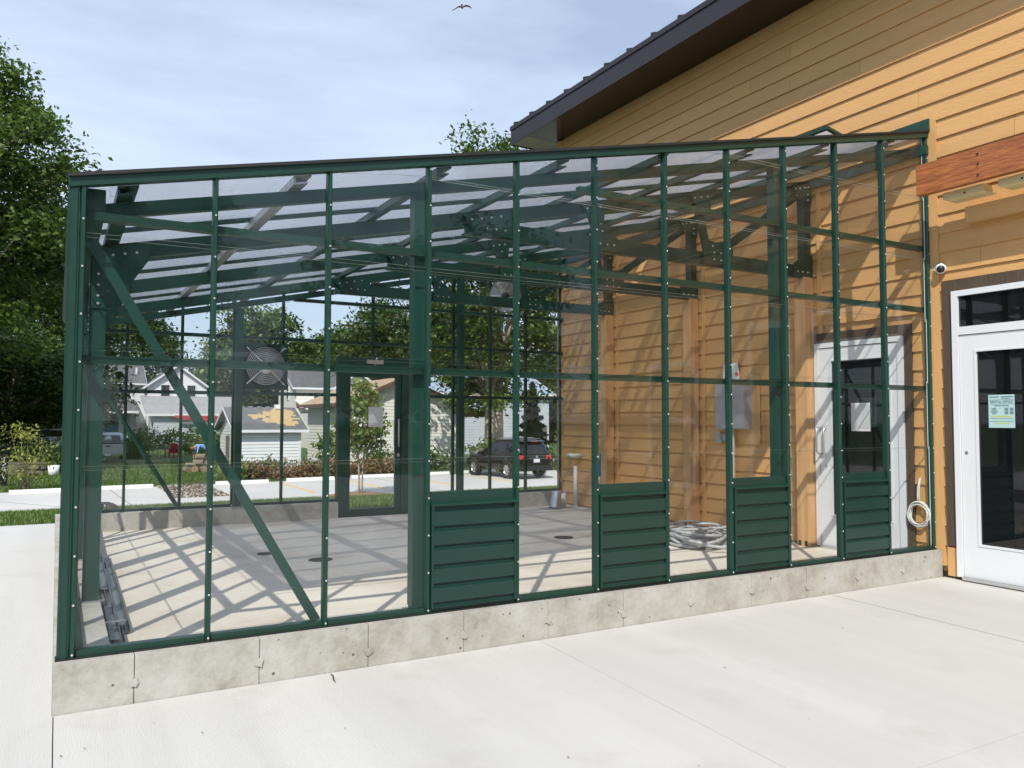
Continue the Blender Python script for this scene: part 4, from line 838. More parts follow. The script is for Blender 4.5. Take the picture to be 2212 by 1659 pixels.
# ================================================================ vegetation
import numpy as np
def leaf_mesh(name, C, size, rs, mat_, tone, flat=0.35, long_=1.5):
    """C: (n,3) leaf positions; diamond leaves with random turn, tone per leaf"""
    n = len(C); C = np.asarray(C, dtype=np.float64)
    a = rs.uniform(0, 2 * np.pi, n); nz = rs.uniform(flat, 1, n); s = np.sqrt(1 - nz ** 2)
    N = np.stack([s * np.cos(a), s * np.sin(a), nz], 1)
    t = rs.normal(size=(n, 3)); t -= N * (t * N).sum(1)[:, None]; t /= np.linalg.norm(t, axis=1)[:, None] + 1e-9
    b = np.cross(N, t); sz = (size * rs.uniform(0.6, 1.3, n))[:, None]
    P = np.stack([C - t * sz * long_ * 0.5, C + b * sz * 0.42 + N * sz * 0.10, C + t * sz * long_ * 0.5 - N * sz * 0.12, C - b * sz * 0.42 + N * sz * 0.10], 1).reshape(-1, 3)
    me = bpy.data.meshes.new(name); me.vertices.add(4 * n); me.vertices.foreach_set('co', P.ravel())
    me.loops.add(4 * n); me.polygons.add(n); me.loops.foreach_set('vertex_index', np.arange(4 * n, dtype=np.int32))
    me.polygons.foreach_set('loop_start', np.arange(0, 4 * n, 4, dtype=np.int32)); me.polygons.foreach_set('loop_total', np.full(n, 4, dtype=np.int32))
    me.update(calc_edges=True); me.validate()
    at_ = me.attributes.new('tone', 'FLOAT', 'POINT'); at_.data.foreach_set('value', np.repeat(np.clip(tone, 0, 1), 4).astype(np.float32))
    me.materials.append(mat_); return me
def crown_points(rs, ctr, rad, clumps, per, spread, low=-1.0, bias=0.55, droop=0.0):
    cs = []
    while len(cs) < clumps:
        p = rs.uniform(-1, 1, 3); d = np.linalg.norm(p)
        if d > 1 or d < 0.05 or p[2] < low: continue
        p = p / d * d ** bias * rs.uniform(0.8, 1.12); cs.append(p)
    cs = np.array(cs) * np.array(rad) + np.array(ctr)
    ct = rs.uniform(0, 1, clumps)
    sp = spread * rs.uniform(0.6, 1.35, clumps)
    P = cs[:, None, :] + rs.normal(size=(clumps, per, 3)) * np.stack([sp, sp, sp * 0.62], 1)[:, None, :]
    P[:, :, 2] -= droop * np.linalg.norm(P[:, :, :2] - cs[:, None, :2], axis=2)
    tn = np.clip(ct[:, None] * 0.55 + rs.uniform(0, 0.5, (clumps, per)), 0, 1)
    return cs, P.reshape(-1, 3), tn.ravel()
def limbs(rs, cs, ctr, h_fork, trunk_r, lean=(0, 0), forks=1, n_limb=26, top=None):
    b = MB(); top = top or ctr[2]
    mains = []
    for f in range(forks):
        ox = (f - (forks - 1) / 2) * trunk_r * 1.1; tx = ctr[0] + (f - (forks - 1) / 2) * 1.6; pts = []; rr = []
        for i in range(9):
            t = i / 8; pts.append(V((ox + (tx + lean[0] - ox) * t ** 1.6 + 0.12 * trunk_r * math.sin(5 * t + f), (ctr[1] + lean[1]) * t ** 1.5, -0.1 + top * t)))
            rr.append(trunk_r * (1.25 - 0.25 * min(1, t * 6) if t < 0.17 else 1.0 - 0.78 * t) * (0.8 if forks > 1 else 1))
        b.tube(pts, rr, 9); mains.append(pts)
    idx = rs.choice(len(cs), min(n_limb, len(cs)), replace=False)
    for i in idx:
        e = V(cs[i]); m = mains[i % forks]; hz = min(max(e.z * rs.uniform(0.45, 0.8), h_fork), top * 0.97); k = min(7, max(0, int((hz + 0.1) / (top + 0.001) * 8))); s = m[k]
        mid = s.lerp(e, 0.5) + V((rs.normal() * 0.25, rs.normal() * 0.25, 0.12 * (e - s).length)); r0 = trunk_r * (0.42 - 0.2 * k / 8)
        b.tube([s, s.lerp(mid, 0.55), mid, mid.lerp(e, 0.55), e], [r0, r0 * 0.8, r0 * 0.55, r0 * 0.35, r0 * 0.12], 6)
    return b
def make_tree(name, seed, loc, h, rad, zc, clumps, per, leaf, spread, mleaf, trunk_r, label, cat='tree', group=None, forks=1, low=-1.0, mbark='bark', h_fork=1.5, n_limb=26, lean=(0, 0), droop=0.15, ctr_xy=(0, 0), bias=0.55):
    rs = np.random.RandomState(seed); t = empty(name, loc, 0, label, cat, group)
    cs, P, tn = crown_points(rs, (ctr_xy[0], ctr_xy[1], zc), rad, clumps, per, spread, low, bias, droop)
    limbs(rs, cs, (ctr_xy[0], ctr_xy[1], zc), h_fork, trunk_r, lean, forks, n_limb, min(h * 0.9, zc + rad[2] * 0.6)).build('trunk', M[mbark], t)
    inst(leaf_mesh('crown', P, leaf, rs, M[mleaf], tn), 'crown', t)
    return t
def again(src, loc, rz, s, label, group=None):
    c = copy_tree(src); c.location = loc; c.rotation_euler.z = rz; c.scale = (s, s, s) if not isinstance(s, tuple) else s; c['label'] = label
    if group: c['group'] = group
    return c
GB = -1.16
G_T = 'trees around the yard'
tA = make_tree('broadleaf_tree', 11, gd(-160, 37, GB), 21, (6.0, 6.0, 8.2), 12.6, 250, 260, 0.20, 0.66, 'leaf', 0.45, 'tall leafy tree filling the upper left edge of the photo', group=G_T, low=-0.95, n_limb=40)
tB = make_tree('broadleaf_tree', 12, gd(1066, 42, GB), 17, (4.2, 4.2, 7.6), 10.4, 180, 210, 0.19, 0.52, 'leaf', 0.36, 'large forked tree with pale trunk behind the parked black car', group=G_T, forks=2, low=-0.9, mbark='pale_bark', n_limb=34, h_fork=4.0)
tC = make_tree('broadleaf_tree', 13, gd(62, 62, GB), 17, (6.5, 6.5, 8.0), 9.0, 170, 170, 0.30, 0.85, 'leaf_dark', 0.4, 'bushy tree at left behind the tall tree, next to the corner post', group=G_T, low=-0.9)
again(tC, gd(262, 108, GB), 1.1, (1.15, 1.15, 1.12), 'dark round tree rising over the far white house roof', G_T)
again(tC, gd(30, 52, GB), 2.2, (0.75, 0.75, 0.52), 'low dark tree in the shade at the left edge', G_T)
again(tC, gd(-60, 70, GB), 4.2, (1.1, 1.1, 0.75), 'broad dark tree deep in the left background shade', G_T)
tD = make_tree('broadleaf_tree', 14, gd(560, 104, GB), 19, (6.5, 6.5, 8.0), 9.4, 150, 150, 0.40, 0.95, 'leaf', 0.4, 'sunlit pale green tree above the small shed', group=G_T, low=-0.95)
again(tD, gd(470, 128, GB), 0.7, 0.72, 'low pale tree left of the round wire fan guard', G_T)
again(tD, gd(660, 118, GB), 1.9, (1.0, 1.0, 0.86), 'tree behind the exhaust fan and the grey roofed house', G_T)
again(tD, gd(760, 124, GB), 3.3, (1.15, 1.15, 0.98), 'hazy green tree above the house behind the garage', G_T)
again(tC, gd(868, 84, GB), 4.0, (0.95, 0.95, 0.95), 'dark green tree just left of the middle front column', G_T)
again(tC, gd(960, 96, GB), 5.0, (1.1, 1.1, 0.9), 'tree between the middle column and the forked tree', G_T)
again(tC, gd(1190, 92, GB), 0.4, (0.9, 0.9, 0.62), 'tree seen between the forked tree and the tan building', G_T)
far = [(-330, 120), (-200, 125), (205, 150), (330, 150), (400, 170), (700, 160), (830, 150), (1040, 150), (1130, 140), (1260, 150), (1400, 150)]
for i, (x, d) in enumerate(far):
    again((tC, tD)[i % 2], gd(x, d, GB), i * 1.3, (1.15, 1.15, 0.62 if x in (330, 400) else 0.8), 'distant tree %s in the far tree line' % ('beyond the left edge', 'outside the left edge', 'behind the left house', 'over the left house gable', 'low under the blue sky gap', 'behind the exhaust fan', 'left of the middle column', 'behind the forked tree', 'right of the forked tree', 'hidden by the building', 'far behind the building')[i], 'trees of the far tree line')
# trees across the street, behind the viewer (they show as reflections in the glass)
for i, (x, y, s) in enumerate(((-9, -40, 0.75), (4, -46, 0.9), (16, -40, 0.7), (27, -47, 0.95), (40, -42, 0.8), (55, -48, 1.0), (-24, -50, 0.8))):
    again((tC, tA, tD)[i % 3], (x, y, -0.3), i * 1.7, s, 'leafy tree across the street behind the viewer, %s from the west' % ('second', 'third', 'fourth', 'fifth', 'sixth', 'last', 'first')[i], 'trees behind the viewer')
# shade trees out of view at left that darken the yard
again(tA, (-17, 38, GB), 2.0, 1.0, 'nearer shade tree out of view at left of the yard', 'shade trees beyond the left edge')
again(tA, (-14, 52, GB), 4.0, 1.05, 'farther shade tree out of view at left of the yard', 'shade trees beyond the left edge')

# young multi-stem tree in the mulch behind the back door
rs = np.random.RandomState(5); yl = V((8.72, 21.25, gz(21.25)))
yt = empty('young_tree', yl, 0, 'young multi-stem tree in a mulch ring behind the back door', 'tree')
b = MB(); tips = []
for k in range(4):
    a = k * 1.6 + 0.4; x, y = 0.07 * math.cos(a), 0.07 * math.sin(a)
    pts = [V((x * (1 + 2.6 * t ** 4), y * (1 + 2.4 * t ** 4), 1.75 * t)) for t in (0, 0.25, 0.5, 0.75, 1.0)]
    b.tube(pts, [0.040, 0.034, 0.031, 0.028, 0.024], 7); tips.append(pts[-1])
for k in range(26):
    s = tips[k % 4] - V((0, 0, rs.uniform(0, 0.55))); a = rs.uniform(0, 6.28); l_ = rs.uniform(0.4, 1.0); e = s + V((l_ * math.cos(a), l_ * math.sin(a), rs.uniform(0.3, 1.7)))
    b.tube([s, s.lerp(e, 0.5) + V((0, 0, -0.06)), e], [0.016, 0.011, 0.004], 5)
b.build('trunk', M['pale_bark'], yt)
_, P, tn = crown_points(rs, (0, 0, 2.55), (0.85, 0.85, 1.25), 80, 34, 0.15, bias=0.75, droop=0.3)
inst(leaf_mesh('crown', P, 0.115, rs, M['leaf_light'], tn * 0.9, flat=0.0), 'crown', yt)
ml = MB().lathe([(1.35, 0.0), (1.1, 0.06), (0.6, 0.13), (0.0, 0.15)], (yl.x, yl.y, yl.z - 0.02), (0, 0, 1), 26).build('mulch_ring', M['mulch']); tag(ml, kind='stuff')

def shrub(name, seed, loc, rad, leaf, n, mleaf, label, group=None, stems=5, spread=0.2, per=30, cat='shrub'):
    rs = np.random.RandomState(seed); e = empty(name, loc, 0, label, cat, group)
    cs, P, tn = crown_points(rs, (0, 0, rad[2] * 0.95), rad, max(4, n // per), per, spread, low=-0.9, bias=0.8)
    b = MB()
    for i in range(stems): c = V(cs[i % len(cs)]); b.tube([(0.1 * math.cos(i), 0.1 * math.sin(i), -0.05), c * 0.5, c], [0.02, 0.014, 0.005], 5)
    b.build('stem', M['bark'], e); inst(leaf_mesh('foliage', P, leaf, rs, M[mleaf], tn, flat=0.0), 'foliage', e); return e
shrub('sapling', 21, onZ(54, 1060, ZL - 0.02), (0.72, 0.65, 1.25), 0.085, 800, 'leaf_yellow', 'yellow-green sapling at the left edge beside the plank pile', stems=12, spread=0.22)
DB = [(7.3, 30.4, 0.8), (8.6, 30.7, 0.7), (9.8, 31.0, 0.8), (11.0, 31.2, 1.0), (12.2, 31.3, 0.9), (13.3, 31.6, 0.9), (14.3, 31.8, 0.8)]
for i, (x, y, s) in enumerate(DB): shrub('dead_brush', 30 + i, (x, y, GB), (0.8, 0.6, 0.42 * s), 0.10, 900, 'leaf_brown', 'brown dead brush behind the wheel stops, %s of seven from the left' % ('first', 'second', 'third', 'fourth', 'fifth', 'sixth', 'last')[i], 'dead brush along the far lot', spread=0.24)
GS = [(6.5, 30.6, 0.9, 0.7, 'green weeds in front of the small shed'), (8.3, 32.4, 0.7, 0.6, 'tall weed against the small shed wall'), (11.3, 33.6, 0.5, 1.9, 'dark vine climbing the shed corner'), (13.6, 33.2, 0.9, 1.0, 'green weeds at the cream garage wall'), (15.6, 33.3, 0.8, 1.3, 'bushy weeds left of the black car'), (16.9, 33.6, 1.0, 0.9, 'green bush between garage and black car'), (19.2, 31.6, 1.2, 1.5, 'leafy bush hiding the lot edge behind the black car'), (21.2, 31.2, 1.2, 1.5, 'leafy bush right of the black car by the tan building'), (14.7, 32.6, 0.7, 0.8, 'weeds in front of the cream garage corner')]
for i, (x, y, w, h, lab) in enumerate(GS): shrub('weed_clump', 50 + i, (x, y, GB), (w, w * 0.8, h * 0.55), 0.13, 800, 'leaf' if i % 2 else 'leaf_light', lab, 'bushes along the far lot', spread=0.22)
HS = [(300, 66, 1.3, 1.4, 'dark bush behind the silver pickup'), (345, 74, 2.0, 1.5, 'dark shrub at the house wall left of the red chair'), (398, 72, 2.0, 1.7, 'dark shrub at the house wall right of the red chair'), (425, 60, 1.3, 1.3, 'dark shrub behind the bending person'), (465, 46, 0.6, 1.9, 'green shrub at the shed gable'), (285, 52, 0.7, 0.8, 'low dark bush right of the pickup bumper'), (105, 40, 1.6, 1.3, 'dark bush behind the plank pile'), (150, 38, 0.9, 0.8, 'dark bush by the corner post at left')]
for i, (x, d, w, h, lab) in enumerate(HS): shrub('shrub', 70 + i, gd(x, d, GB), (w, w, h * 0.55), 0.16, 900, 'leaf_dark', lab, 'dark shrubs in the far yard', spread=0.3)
# small spruce
sp = empty('spruce', gd(1150, 50, GB), 0, 'small dark spruce between the forked tree and the tan building', 'tree'); rs = np.random.RandomState(90)
n = 5200; hh = rs.uniform(0, 1, n) ** 1.4; aa = rs.uniform(0, 6.283, n); rr = (1 - hh) * 1.55 * np.sqrt(rs.uniform(0.15, 1, n)) * (0.75 + 0.25 * np.sin(hh * 60))
P = np.stack([rr * np.cos(aa), rr * np.sin(aa), 0.3 + hh * 4.6 - rr * 0.18], 1)
inst(leaf_mesh('crown', P, 0.15, rs, M['needle'], rs.uniform(0, 1, n), flat=0.0, long_=2.2), 'crown', sp); MB().cyl((0, 0, -0.1), (0, 0, 4.5), 0.09, 0.02, n=8).build('trunk', M['bark'], sp)

# grass blades on the bank and lawn
def grass(name, n, x0, x1, y0, y1, h, seed, skip=None):
    rs = np.random.RandomState(seed); X = rs.uniform(x0, x1, n); Y = rs.uniform(y0, y1, n)
    if skip: k = np.array([not skip(a, b) for a, b in zip(X, Y)]); X, Y = X[k], Y[k]; n = len(X)
    Z = np.array([gz(y) for y in Y]); hgt = h * rs.uniform(0.5, 1.4, n); a = rs.uniform(0, 6.283, n); w = h * 0.16
    lx, ly = np.cos(a), np.sin(a); be = rs.uniform(0.1, 0.7, n) * hgt
    P = np.stack([np.stack([X - lx * w, Y - ly * w, Z - 0.01], 1), np.stack([X + lx * w, Y + ly * w, Z - 0.01], 1), np.stack([X - ly * be, Y + lx * be, Z + hgt], 1)], 1).reshape(-1, 3)
    me = bpy.data.meshes.new(name); me.vertices.add(3 * n); me.vertices.foreach_set('co', P.ravel()); me.loops.add(3 * n); me.polygons.add(n)
    me.loops.foreach_set('vertex_index', np.arange(3 * n, dtype=np.int32)); me.polygons.foreach_set('loop_start', np.arange(0, 3 * n, 3, dtype=np.int32)); me.polygons.foreach_set('loop_total', np.full(n, 3, dtype=np.int32)); me.update(calc_edges=True)
    t = me.attributes.new('tone', 'FLOAT', 'POINT'); t.data.foreach_set('value', np.repeat(rs.uniform(0, 1, n), 3).astype(np.float32)); me.materials.append(M['grass'])
    return tag(inst(me, name), kind='stuff')
grass('bank_grass', 110000, -4.5, 19, 7.97, 21.45, 0.075, 1, lambda x, y: (x - yl.x) ** 2 + (y - yl.y) ** 2 < 1.5)
grass('lawn_grass', 60000, -6, 9, 27.8, 47, 0.11, 2, lambda x, y: y < 28.5 + 0.07 * x)
# gravel island
rs = np.random.RandomState(6); n = 5000; X = rs.uniform(3.25, 4.95, n); Y = rs.uniform(23.5, 28.6, n); Z = ZL - 0.02 + rs.uniform(0, 0.06, n)
gv = inst(leaf_mesh('gravel', np.stack([X, Y, Z], 1), 0.085, rs, M['gravel'], rs.uniform(0, 1, n), flat=0.5, long_=1.2), 'gravel'); tag(gv, kind='stuff')

# ================================================================ far lot: wheel stops
st_me = MB().prism([(-1.02, -0.10, 0), (-1.02, -0.06, 0.13), (-1.02, 0.06, 0.13), (-1.02, 0.10, 0)], (2.04, 0, 0)).mesh('wheel_stop', M['stop'])
for i, (x, y, lab) in enumerate(((-3.35, 27.4, 'leftmost, beyond the photo edge'), (-0.45, 27.75, 'left of the green corner post'), (2.05, 28.2, 'left of the gravel island'), (6.35, 28.55, 'right of the gravel island'), (9.2, 29.0, 'in front of the dead brush'), (12.1, 29.5, 'seen through the back door'), (14.95, 29.75, 'left of the black car'), (17.6, 30.1, 'under the nose of the black car'))):
    o = inst(st_me, 'wheel_stop', None, (x, y, ZL + 0.001), (0, 0, R(5))); tag(o, 'white concrete wheel stop ' + lab, 'wheel stop', 'wheel stops in the far lot')

# ================================================================ far buildings
def lap_rows(par, p0, ux, length, z0, z1, m, clip=None, pit=0.15, holes=()):
    """siding boards on a wall starting at p0 along unit ux; clip(s0,s1,z) trims a gable row; holes (s0,s1,z0,z1)"""
    ux = V(ux); nrm = V((ux.y, -ux.x, 0)); z = z0
    while z < z1 - 0.03:
        h = min(pit, z1 - z); a, b = (0, length) if clip is None else clip(z + h * 0.5)
        segs = [(a, b)]
        for s0, s1, q0, q1 in holes:
            if z + h > q0 and z < q1: segs = [w for s, e in segs for w in ((s, min(e, s0)), (max(s, s1), e)) if w[1] - w[0] > 0.03]
        for s, e in segs:
            if e - s < 0.05: continue
            q = V(p0) + ux * s; d = ux * (e - s); q.z = 0
            pr = [q + nrm * 0.0 + V((0, 0, z)), q + nrm * 0.030 + V((0, 0, z)), q + nrm * 0.008 + V((0, 0, z + h)), q + V((0, 0, z + h))]
            MB().prism(pr, d).build('siding_board', m, par)
        z += pit
def fwin(par, x, y, z, w, h, ax='x', dr=-1, m='window_dark', fr=0.07, split=True):
    """window on a wall facing -Y (ax x) or -X (ax y); centre x,y,z"""
    f = MB()
    def bx(a0, a1, b0, b1, t0, t1): (f.box(x + a0, x + a1, y - t1, y - t0, z + b0, z + b1) if ax == 'x' else f.box(x - t1, x - t0, y + a0, y + a1, z + b0, z + b1))
    for q in ((-w / 2 - fr, -w / 2, -h / 2 - fr, h / 2 + fr), (w / 2, w / 2 + fr, -h / 2 - fr, h / 2 + fr), (-w / 2, w / 2, h / 2, h / 2 + fr), (-w / 2, w / 2, -h / 2 - fr, -h / 2)): bx(*q, 0.0, 0.07)
    if split: bx(-w / 2, w / 2, -0.03, 0.03, 0.0, 0.05)
    wo = f.build('window', M['white'], par); p = MB()
    (p.box(x - w / 2, x + w / 2, y - 0.035, y - 0.002, z - h / 2, z + h / 2) if ax == 'x' else p.box(x - 0.035, x - 0.002, y - w / 2, y + w / 2, z - h / 2, z + h / 2)); p.build('pane', M[m], wo)
    return wo
def gable_roof(par, x0, x1, y0, y1, ze, zp, axis, m, ov=0.3, th=0.12, mt='white', name='roof'):
    """axis 'x': ridge along X, slopes to -Y/+Y; axis 'y': ridge along Y, slopes to -X/+X"""
    r_ = MB(); t = MB()
    if axis == 'x':
        c = (y0 + y1) / 2; s = (zp - ze) / (c - y0); e = ze - s * ov
        for a in (1, -1):
            ya = c - a * (c - y0 + ov); r_.prism([(x0 - ov, ya, e), (x0 - ov, c, zp), (x0 - ov, c, zp + th), (x0 - ov, ya, e + th)], (x1 - x0 + 2 * ov, 0, 0))
        t.box(x0 - ov - 0.02, x1 + ov + 0.02, y0 - ov - 0.03, y0 - ov - 0.001, e - 0.06, e + th)
        for xx in (x0 - ov - 0.03, x1 + ov + 0.005):
            for a in (1, -1): ya = c - a * (c - y0 + ov); t.prism([(xx, ya, e - 0.06), (xx, c, zp - 0.06), (xx, c, zp + th), (xx, ya, e + th)], (0.025, 0, 0))
    else:
        c = (x0 + x1) / 2; s = (zp - ze) / (c - x0); e = ze - s * ov
        for a in (1, -1):
            xa = c - a * (c - x0 + ov); r_.prism([(xa, y0 - ov, e), (c, y0 - ov, zp), (c, y0 - ov, zp + th), (xa, y0 - ov, e + th)], (0, y1 - y0 + 2 * ov, 0))
            t.prism([(xa, y0 - ov - 0.03, e - 0.10), (c, y0 - ov - 0.03, zp - 0.10), (c, y0 - ov - 0.03, zp + th), (xa, y0 - ov - 0.03, e + th)], (0, 0.028, 0))
        t.box(x0 - ov - 0.03, x0 - ov - 0.001, y0 - ov, y1 + ov, e - 0.06, e + th)
    ro = r_.build(name, M[m], par); t.build('roof_trim', M[mt], ro); return ro
# ---- small shed with worn roof
Ys = 34.1; sx0, sx1 = onY(513, 960, Ys).x, onY(650, 960, Ys).x; ys1 = Ys + 4.6
sh = empty('garden_shed', (0, 0, 0), 0, 'small white shed with grey roof worn to bare yellow boards', 'shed')
MB().box(sx0 + 0.035, sx1, Ys + 0.035, ys1, GB, 0.92).prism([(sx0 + 0.035, Ys + 0.035, 0.92), (sx0 + 0.035, (Ys + ys1) / 2, 1.85), (sx0 + 0.035, ys1, 0.92)], (sx1 - sx0 - 0.05, 0, 0)).build('wall', M['white_board'], sh)
lap_rows(sh, (sx0 + 0.1, Ys + 0.034, 0), (1, 0, 0), sx1 - sx0 - 0.2, GB + 0.05, 0.92, M['white_board'])
yc = (Ys + ys1) / 2
lap_rows(sh, (sx0 + 0.034, ys1, 0), (0, -1, 0), ys1 - Ys - 0.1, GB + 0.05, 1.8, M['white_board'], lambda z: (0, ys1 - Ys - 0.1) if z < 0.92 else ((ys1 - Ys) / 2 * (z - 0.92) / 0.93, (ys1 - Ys) * (1 - (z - 0.92) / 1.86) - 0.05), holes=((1.7, 2.6, GB, 0.62),))
for q in ((sx0 - 0.01, sx0 + 0.1, Ys - 0.005, Ys + 0.1), (sx1 - 0.1, sx1 + 0.01, Ys - 0.005, Ys + 0.03)): MB().box(*q, GB, 0.9).build('corner_board', M['white'], sh)
MB().box(sx0 - 0.02, sx0 + 0.03, ys1 - 2.6, ys1 - 1.7, GB, 0.62).build('door', M['old_wood'], sh)
rf = gable_roof(sh, sx0, sx1, Ys, ys1, 0.98, 1.95, 'x', 'shingle', 0.28, 0.07)
cS = (Ys + ys1) / 2; slp = (1.95 - 0.98) / (cS - Ys)
rsn = random.Random(4)                                            # shingles gone in ragged courses: bare decking on the front slope
for k in range(11):
    v0, v1 = 0.16 + 0.072 * k, 0.16 + 0.072 * (k + 1) - 0.004
    wd = math.sin(math.pi * (k + 1.2) / 12.5); u = sx1 + 0.24 - rsn.uniform(0, 0.5) - 0.5 * (1 - wd); end = sx1 - 0.2 - 2.1 * wd * rsn.uniform(0.75, 1.05)
    while u > end:
        a = max(end, u - rsn.uniform(0.35, 1.1)); P4 = [(uu, Ys - 0.28 + vv * (cS - Ys + 0.28)) for uu, vv in ((a, v0), (u, v0), (u, v1), (a, v1))]
        MB().prism([(x_, y_, 1.95 - slp * (cS - y_) + 0.072) for x_, y_ in P4], (0, 0, 0.005)).build('bare_patch', M['bare_deck'], rf)
        u = a - (0.004 if rsn.random() < 0.7 else rsn.uniform(0.08, 0.3))
for k in range(9): MB().box(sx0 + 0.1 + 0.42 * k, sx0 + 0.27 + 0.42 * k, cS - 0.10, cS + 0.10, 2.022, 2.045).build('ridge_cap', M['white'], rf)
MB().box(sx0 + 2.15, sx0 + 2.55, cS - 0.3, cS - 0.05, 1.95, 2.16).build('roof_vent', M['white'], rf)
# ---- long cream garage with tan roof
Yg = 37.5; gx0 = onY(755, 900, Yg).x; gx1 = onY(985, 900, Yg).x; gy1 = onX(664, 900, gx0).y; zE, zP = 2.45, onY(867, 818, Yg).z; gxp = onY(867, 818, Yg).x
ga = empty('cream_garage', (0, 0, 0), 0, 'long cream-sided garage with tan shingle roof and brown rakes', 'building')
zR = zE - 0.1
MB().prism([(gx0 + 0.04, Yg + 0.04, GB), (gx1, Yg + 0.04, GB), (gx1, Yg + 0.04, zR), (gxp, Yg + 0.04, zP - 0.1), (gx0 + 0.04, Yg + 0.04, zE)], (0, gy1 - Yg - 0.06, 0)).build('wall', M['cream_board'], ga)
lap_rows(ga, (gx0, Yg + 0.039, 0), (1, 0, 0), gx1 - gx0, GB + 0.1, zP - 0.12, M['cream_board'], lambda z: (0, gx1 - gx0) if z < zE - 0.1 else ((gxp - gx0) * (z - zE + 0.1) / (zP - zE), (gx1 - gx0) - (gx1 - gxp) * (z - zE + 0.1) / (zP - zE)), 0.19)
lap_rows(ga, (gx0 + 0.039, gy1 - 0.03, 0), (0, -1, 0), gy1 - Yg, GB + 0.1, zE, M['cream_board'], None, 0.19)
r_ = MB(); ov = 0.55; s1 = (zP - zE) / (gxp - gx0); s2 = (zP - zR) / (gx1 - gxp)
r_.prism([(gx0 - ov, Yg - 0.45, zE - s1 * ov), (gxp, Yg - 0.45, zP), (gxp, Yg - 0.45, zP + 0.10), (gx0 - ov, Yg - 0.45, zE - s1 * ov + 0.10)], (0, gy1 - Yg + 0.9, 0))
xl = gx1 + 1.9; zl = zP - s2 * (xl - gxp)
r_.prism([(gxp + 0.002, Yg - 0.45, zP), (xl, Yg - 0.45, zl), (xl, Yg - 0.45, zl + 0.10), (gxp + 0.002, Yg - 0.45, zP + 0.10)], (0, gy1 - Yg + 0.9, 0))
rf = r_.build('roof', M['shingle_tan'], ga); t = MB()
t.prism([(gx0 - ov, Yg - 0.48, zE - s1 * ov - 0.12), (gxp, Yg - 0.48, zP - 0.12), (gxp, Yg - 0.48, zP + 0.10), (gx0 - ov, Yg - 0.48, zE - s1 * ov + 0.10)], (0, 0.028, 0)); t.prism([(gxp + 0.002, Yg - 0.48, zP - 0.12), (xl, Yg - 0.48, zl - 0.12), (xl, Yg - 0.48, zl + 0.10), (gxp + 0.002, Yg - 0.48, zP + 0.10)], (0, 0.028, 0))
t.box(gx0 - ov - 0.03, gx0 - ov - 0.001, Yg - 0.45, gy1 + 0.45, zE - s1 * ov - 0.10, zE - s1 * ov + 0.11); t.build('rake_board', M['rake_brown'], rf)
MB().box(gx1 + 0.02, gx1 + 1.55, Yg + 2.0, gy1, GB, zl + 0.1).build('lean_to_wall', M['cream_board'], ga)
# ---- grey-roofed house behind the garage
Yh = 72; hx0, hx1 = onY(640, 850, Yh).x, onY(800, 850, Yh).x; zE2 = onY(700, 836, Yh).z; zP2 = onY(700, 797, Yh).z
hb = empty('grey_roofed_house', (0, 0, 0), 0, 'white house with grey roof behind the cream garage', 'house')
MB().box(hx0, hx1, Yh, Yh + 7, GB, zE2).prism([(hx0, Yh, zE2), (hx0, Yh + 3.5, zP2 - 0.1), (hx0, Yh + 7, zE2)], (0.3, 0, 0)).build('wall', M['cream_board'], hb)
gable_roof(hb, hx0, hx1, Yh, Yh + 7, zE2, zP2, 'x', 'shingle', 0.45, 0.12)
fwin(hb, hx0, Yh + 3.2, zE2 - 0.4, 0.8, 1.5, 'y'); fwin(hb, hx0 + 2.2, Yh, zE2 - 1.4, 1.0, 1.4)
MB().prism([(hx1 - 4.2, Yh - 2.5, zE2), (hx1 - 2.2, Yh - 2.5, zE2 + 1.3), (hx1 - 0.2, Yh - 2.5, zE2)], (0, 2.4, 0)).box(hx1 - 4.2, hx1 - 0.2, Yh - 2.5, Yh - 0.02, GB, zE2).build('dormer_wall', M['cream_board'], hb)
gable_roof(hb, hx1 - 4.2, hx1 - 0.2, Yh - 2.5, Yh + 2, zE2, zE2 + 1.35, 'y', 'shingle', 0.4, 0.12, name='dormer_roof')
MB().prism([(hx0 - 0.2, Yh - 6, 2.0), (hx0 - 0.2, Yh - 0.1, 3.2), (hx0 - 0.2, Yh - 0.1, 3.32), (hx0 - 0.2, Yh - 6, 2.12)], (5, 0, 0)).box(hx0, hx0 + 4.6, Yh - 5.7, Yh - 0.1, GB, 2.0).build('rear_wing', M['cream_board'], hb)
# ---- grey building with bluish metal roof behind the forked tree
Ym = 50; mx0, mx1 = onY(925, 860, Ym).x, onY(1186, 860, Ym).x; zm = onY(1090, 848, Ym).z
mb = empty('metal_roofed_building', (0, 0, 0), 0, 'grey-white sided building with bluish metal roof behind the forked tree', 'building')
MB().box(mx0, mx1, Ym + 0.04, Ym + 9, GB, zm).build('wall', M['grey_board'], mb); lap_rows(mb, (mx0, Ym + 0.039, 0), (1, 0, 0), mx1 - mx0, GB + 0.2, zm - 0.05, M['grey_board'], None, 0.21)
gable_roof(mb, mx0, mx1, Ym, Ym + 9, zm, zm + 1.9, 'x', 'metal_roof', 0.4, 0.1); MB().box(mx1 - 0.9, mx1 - 0.2, Ym - 0.02, Ym + 0.03, GB, 1.0).build('door', M['old_wood'], mb)
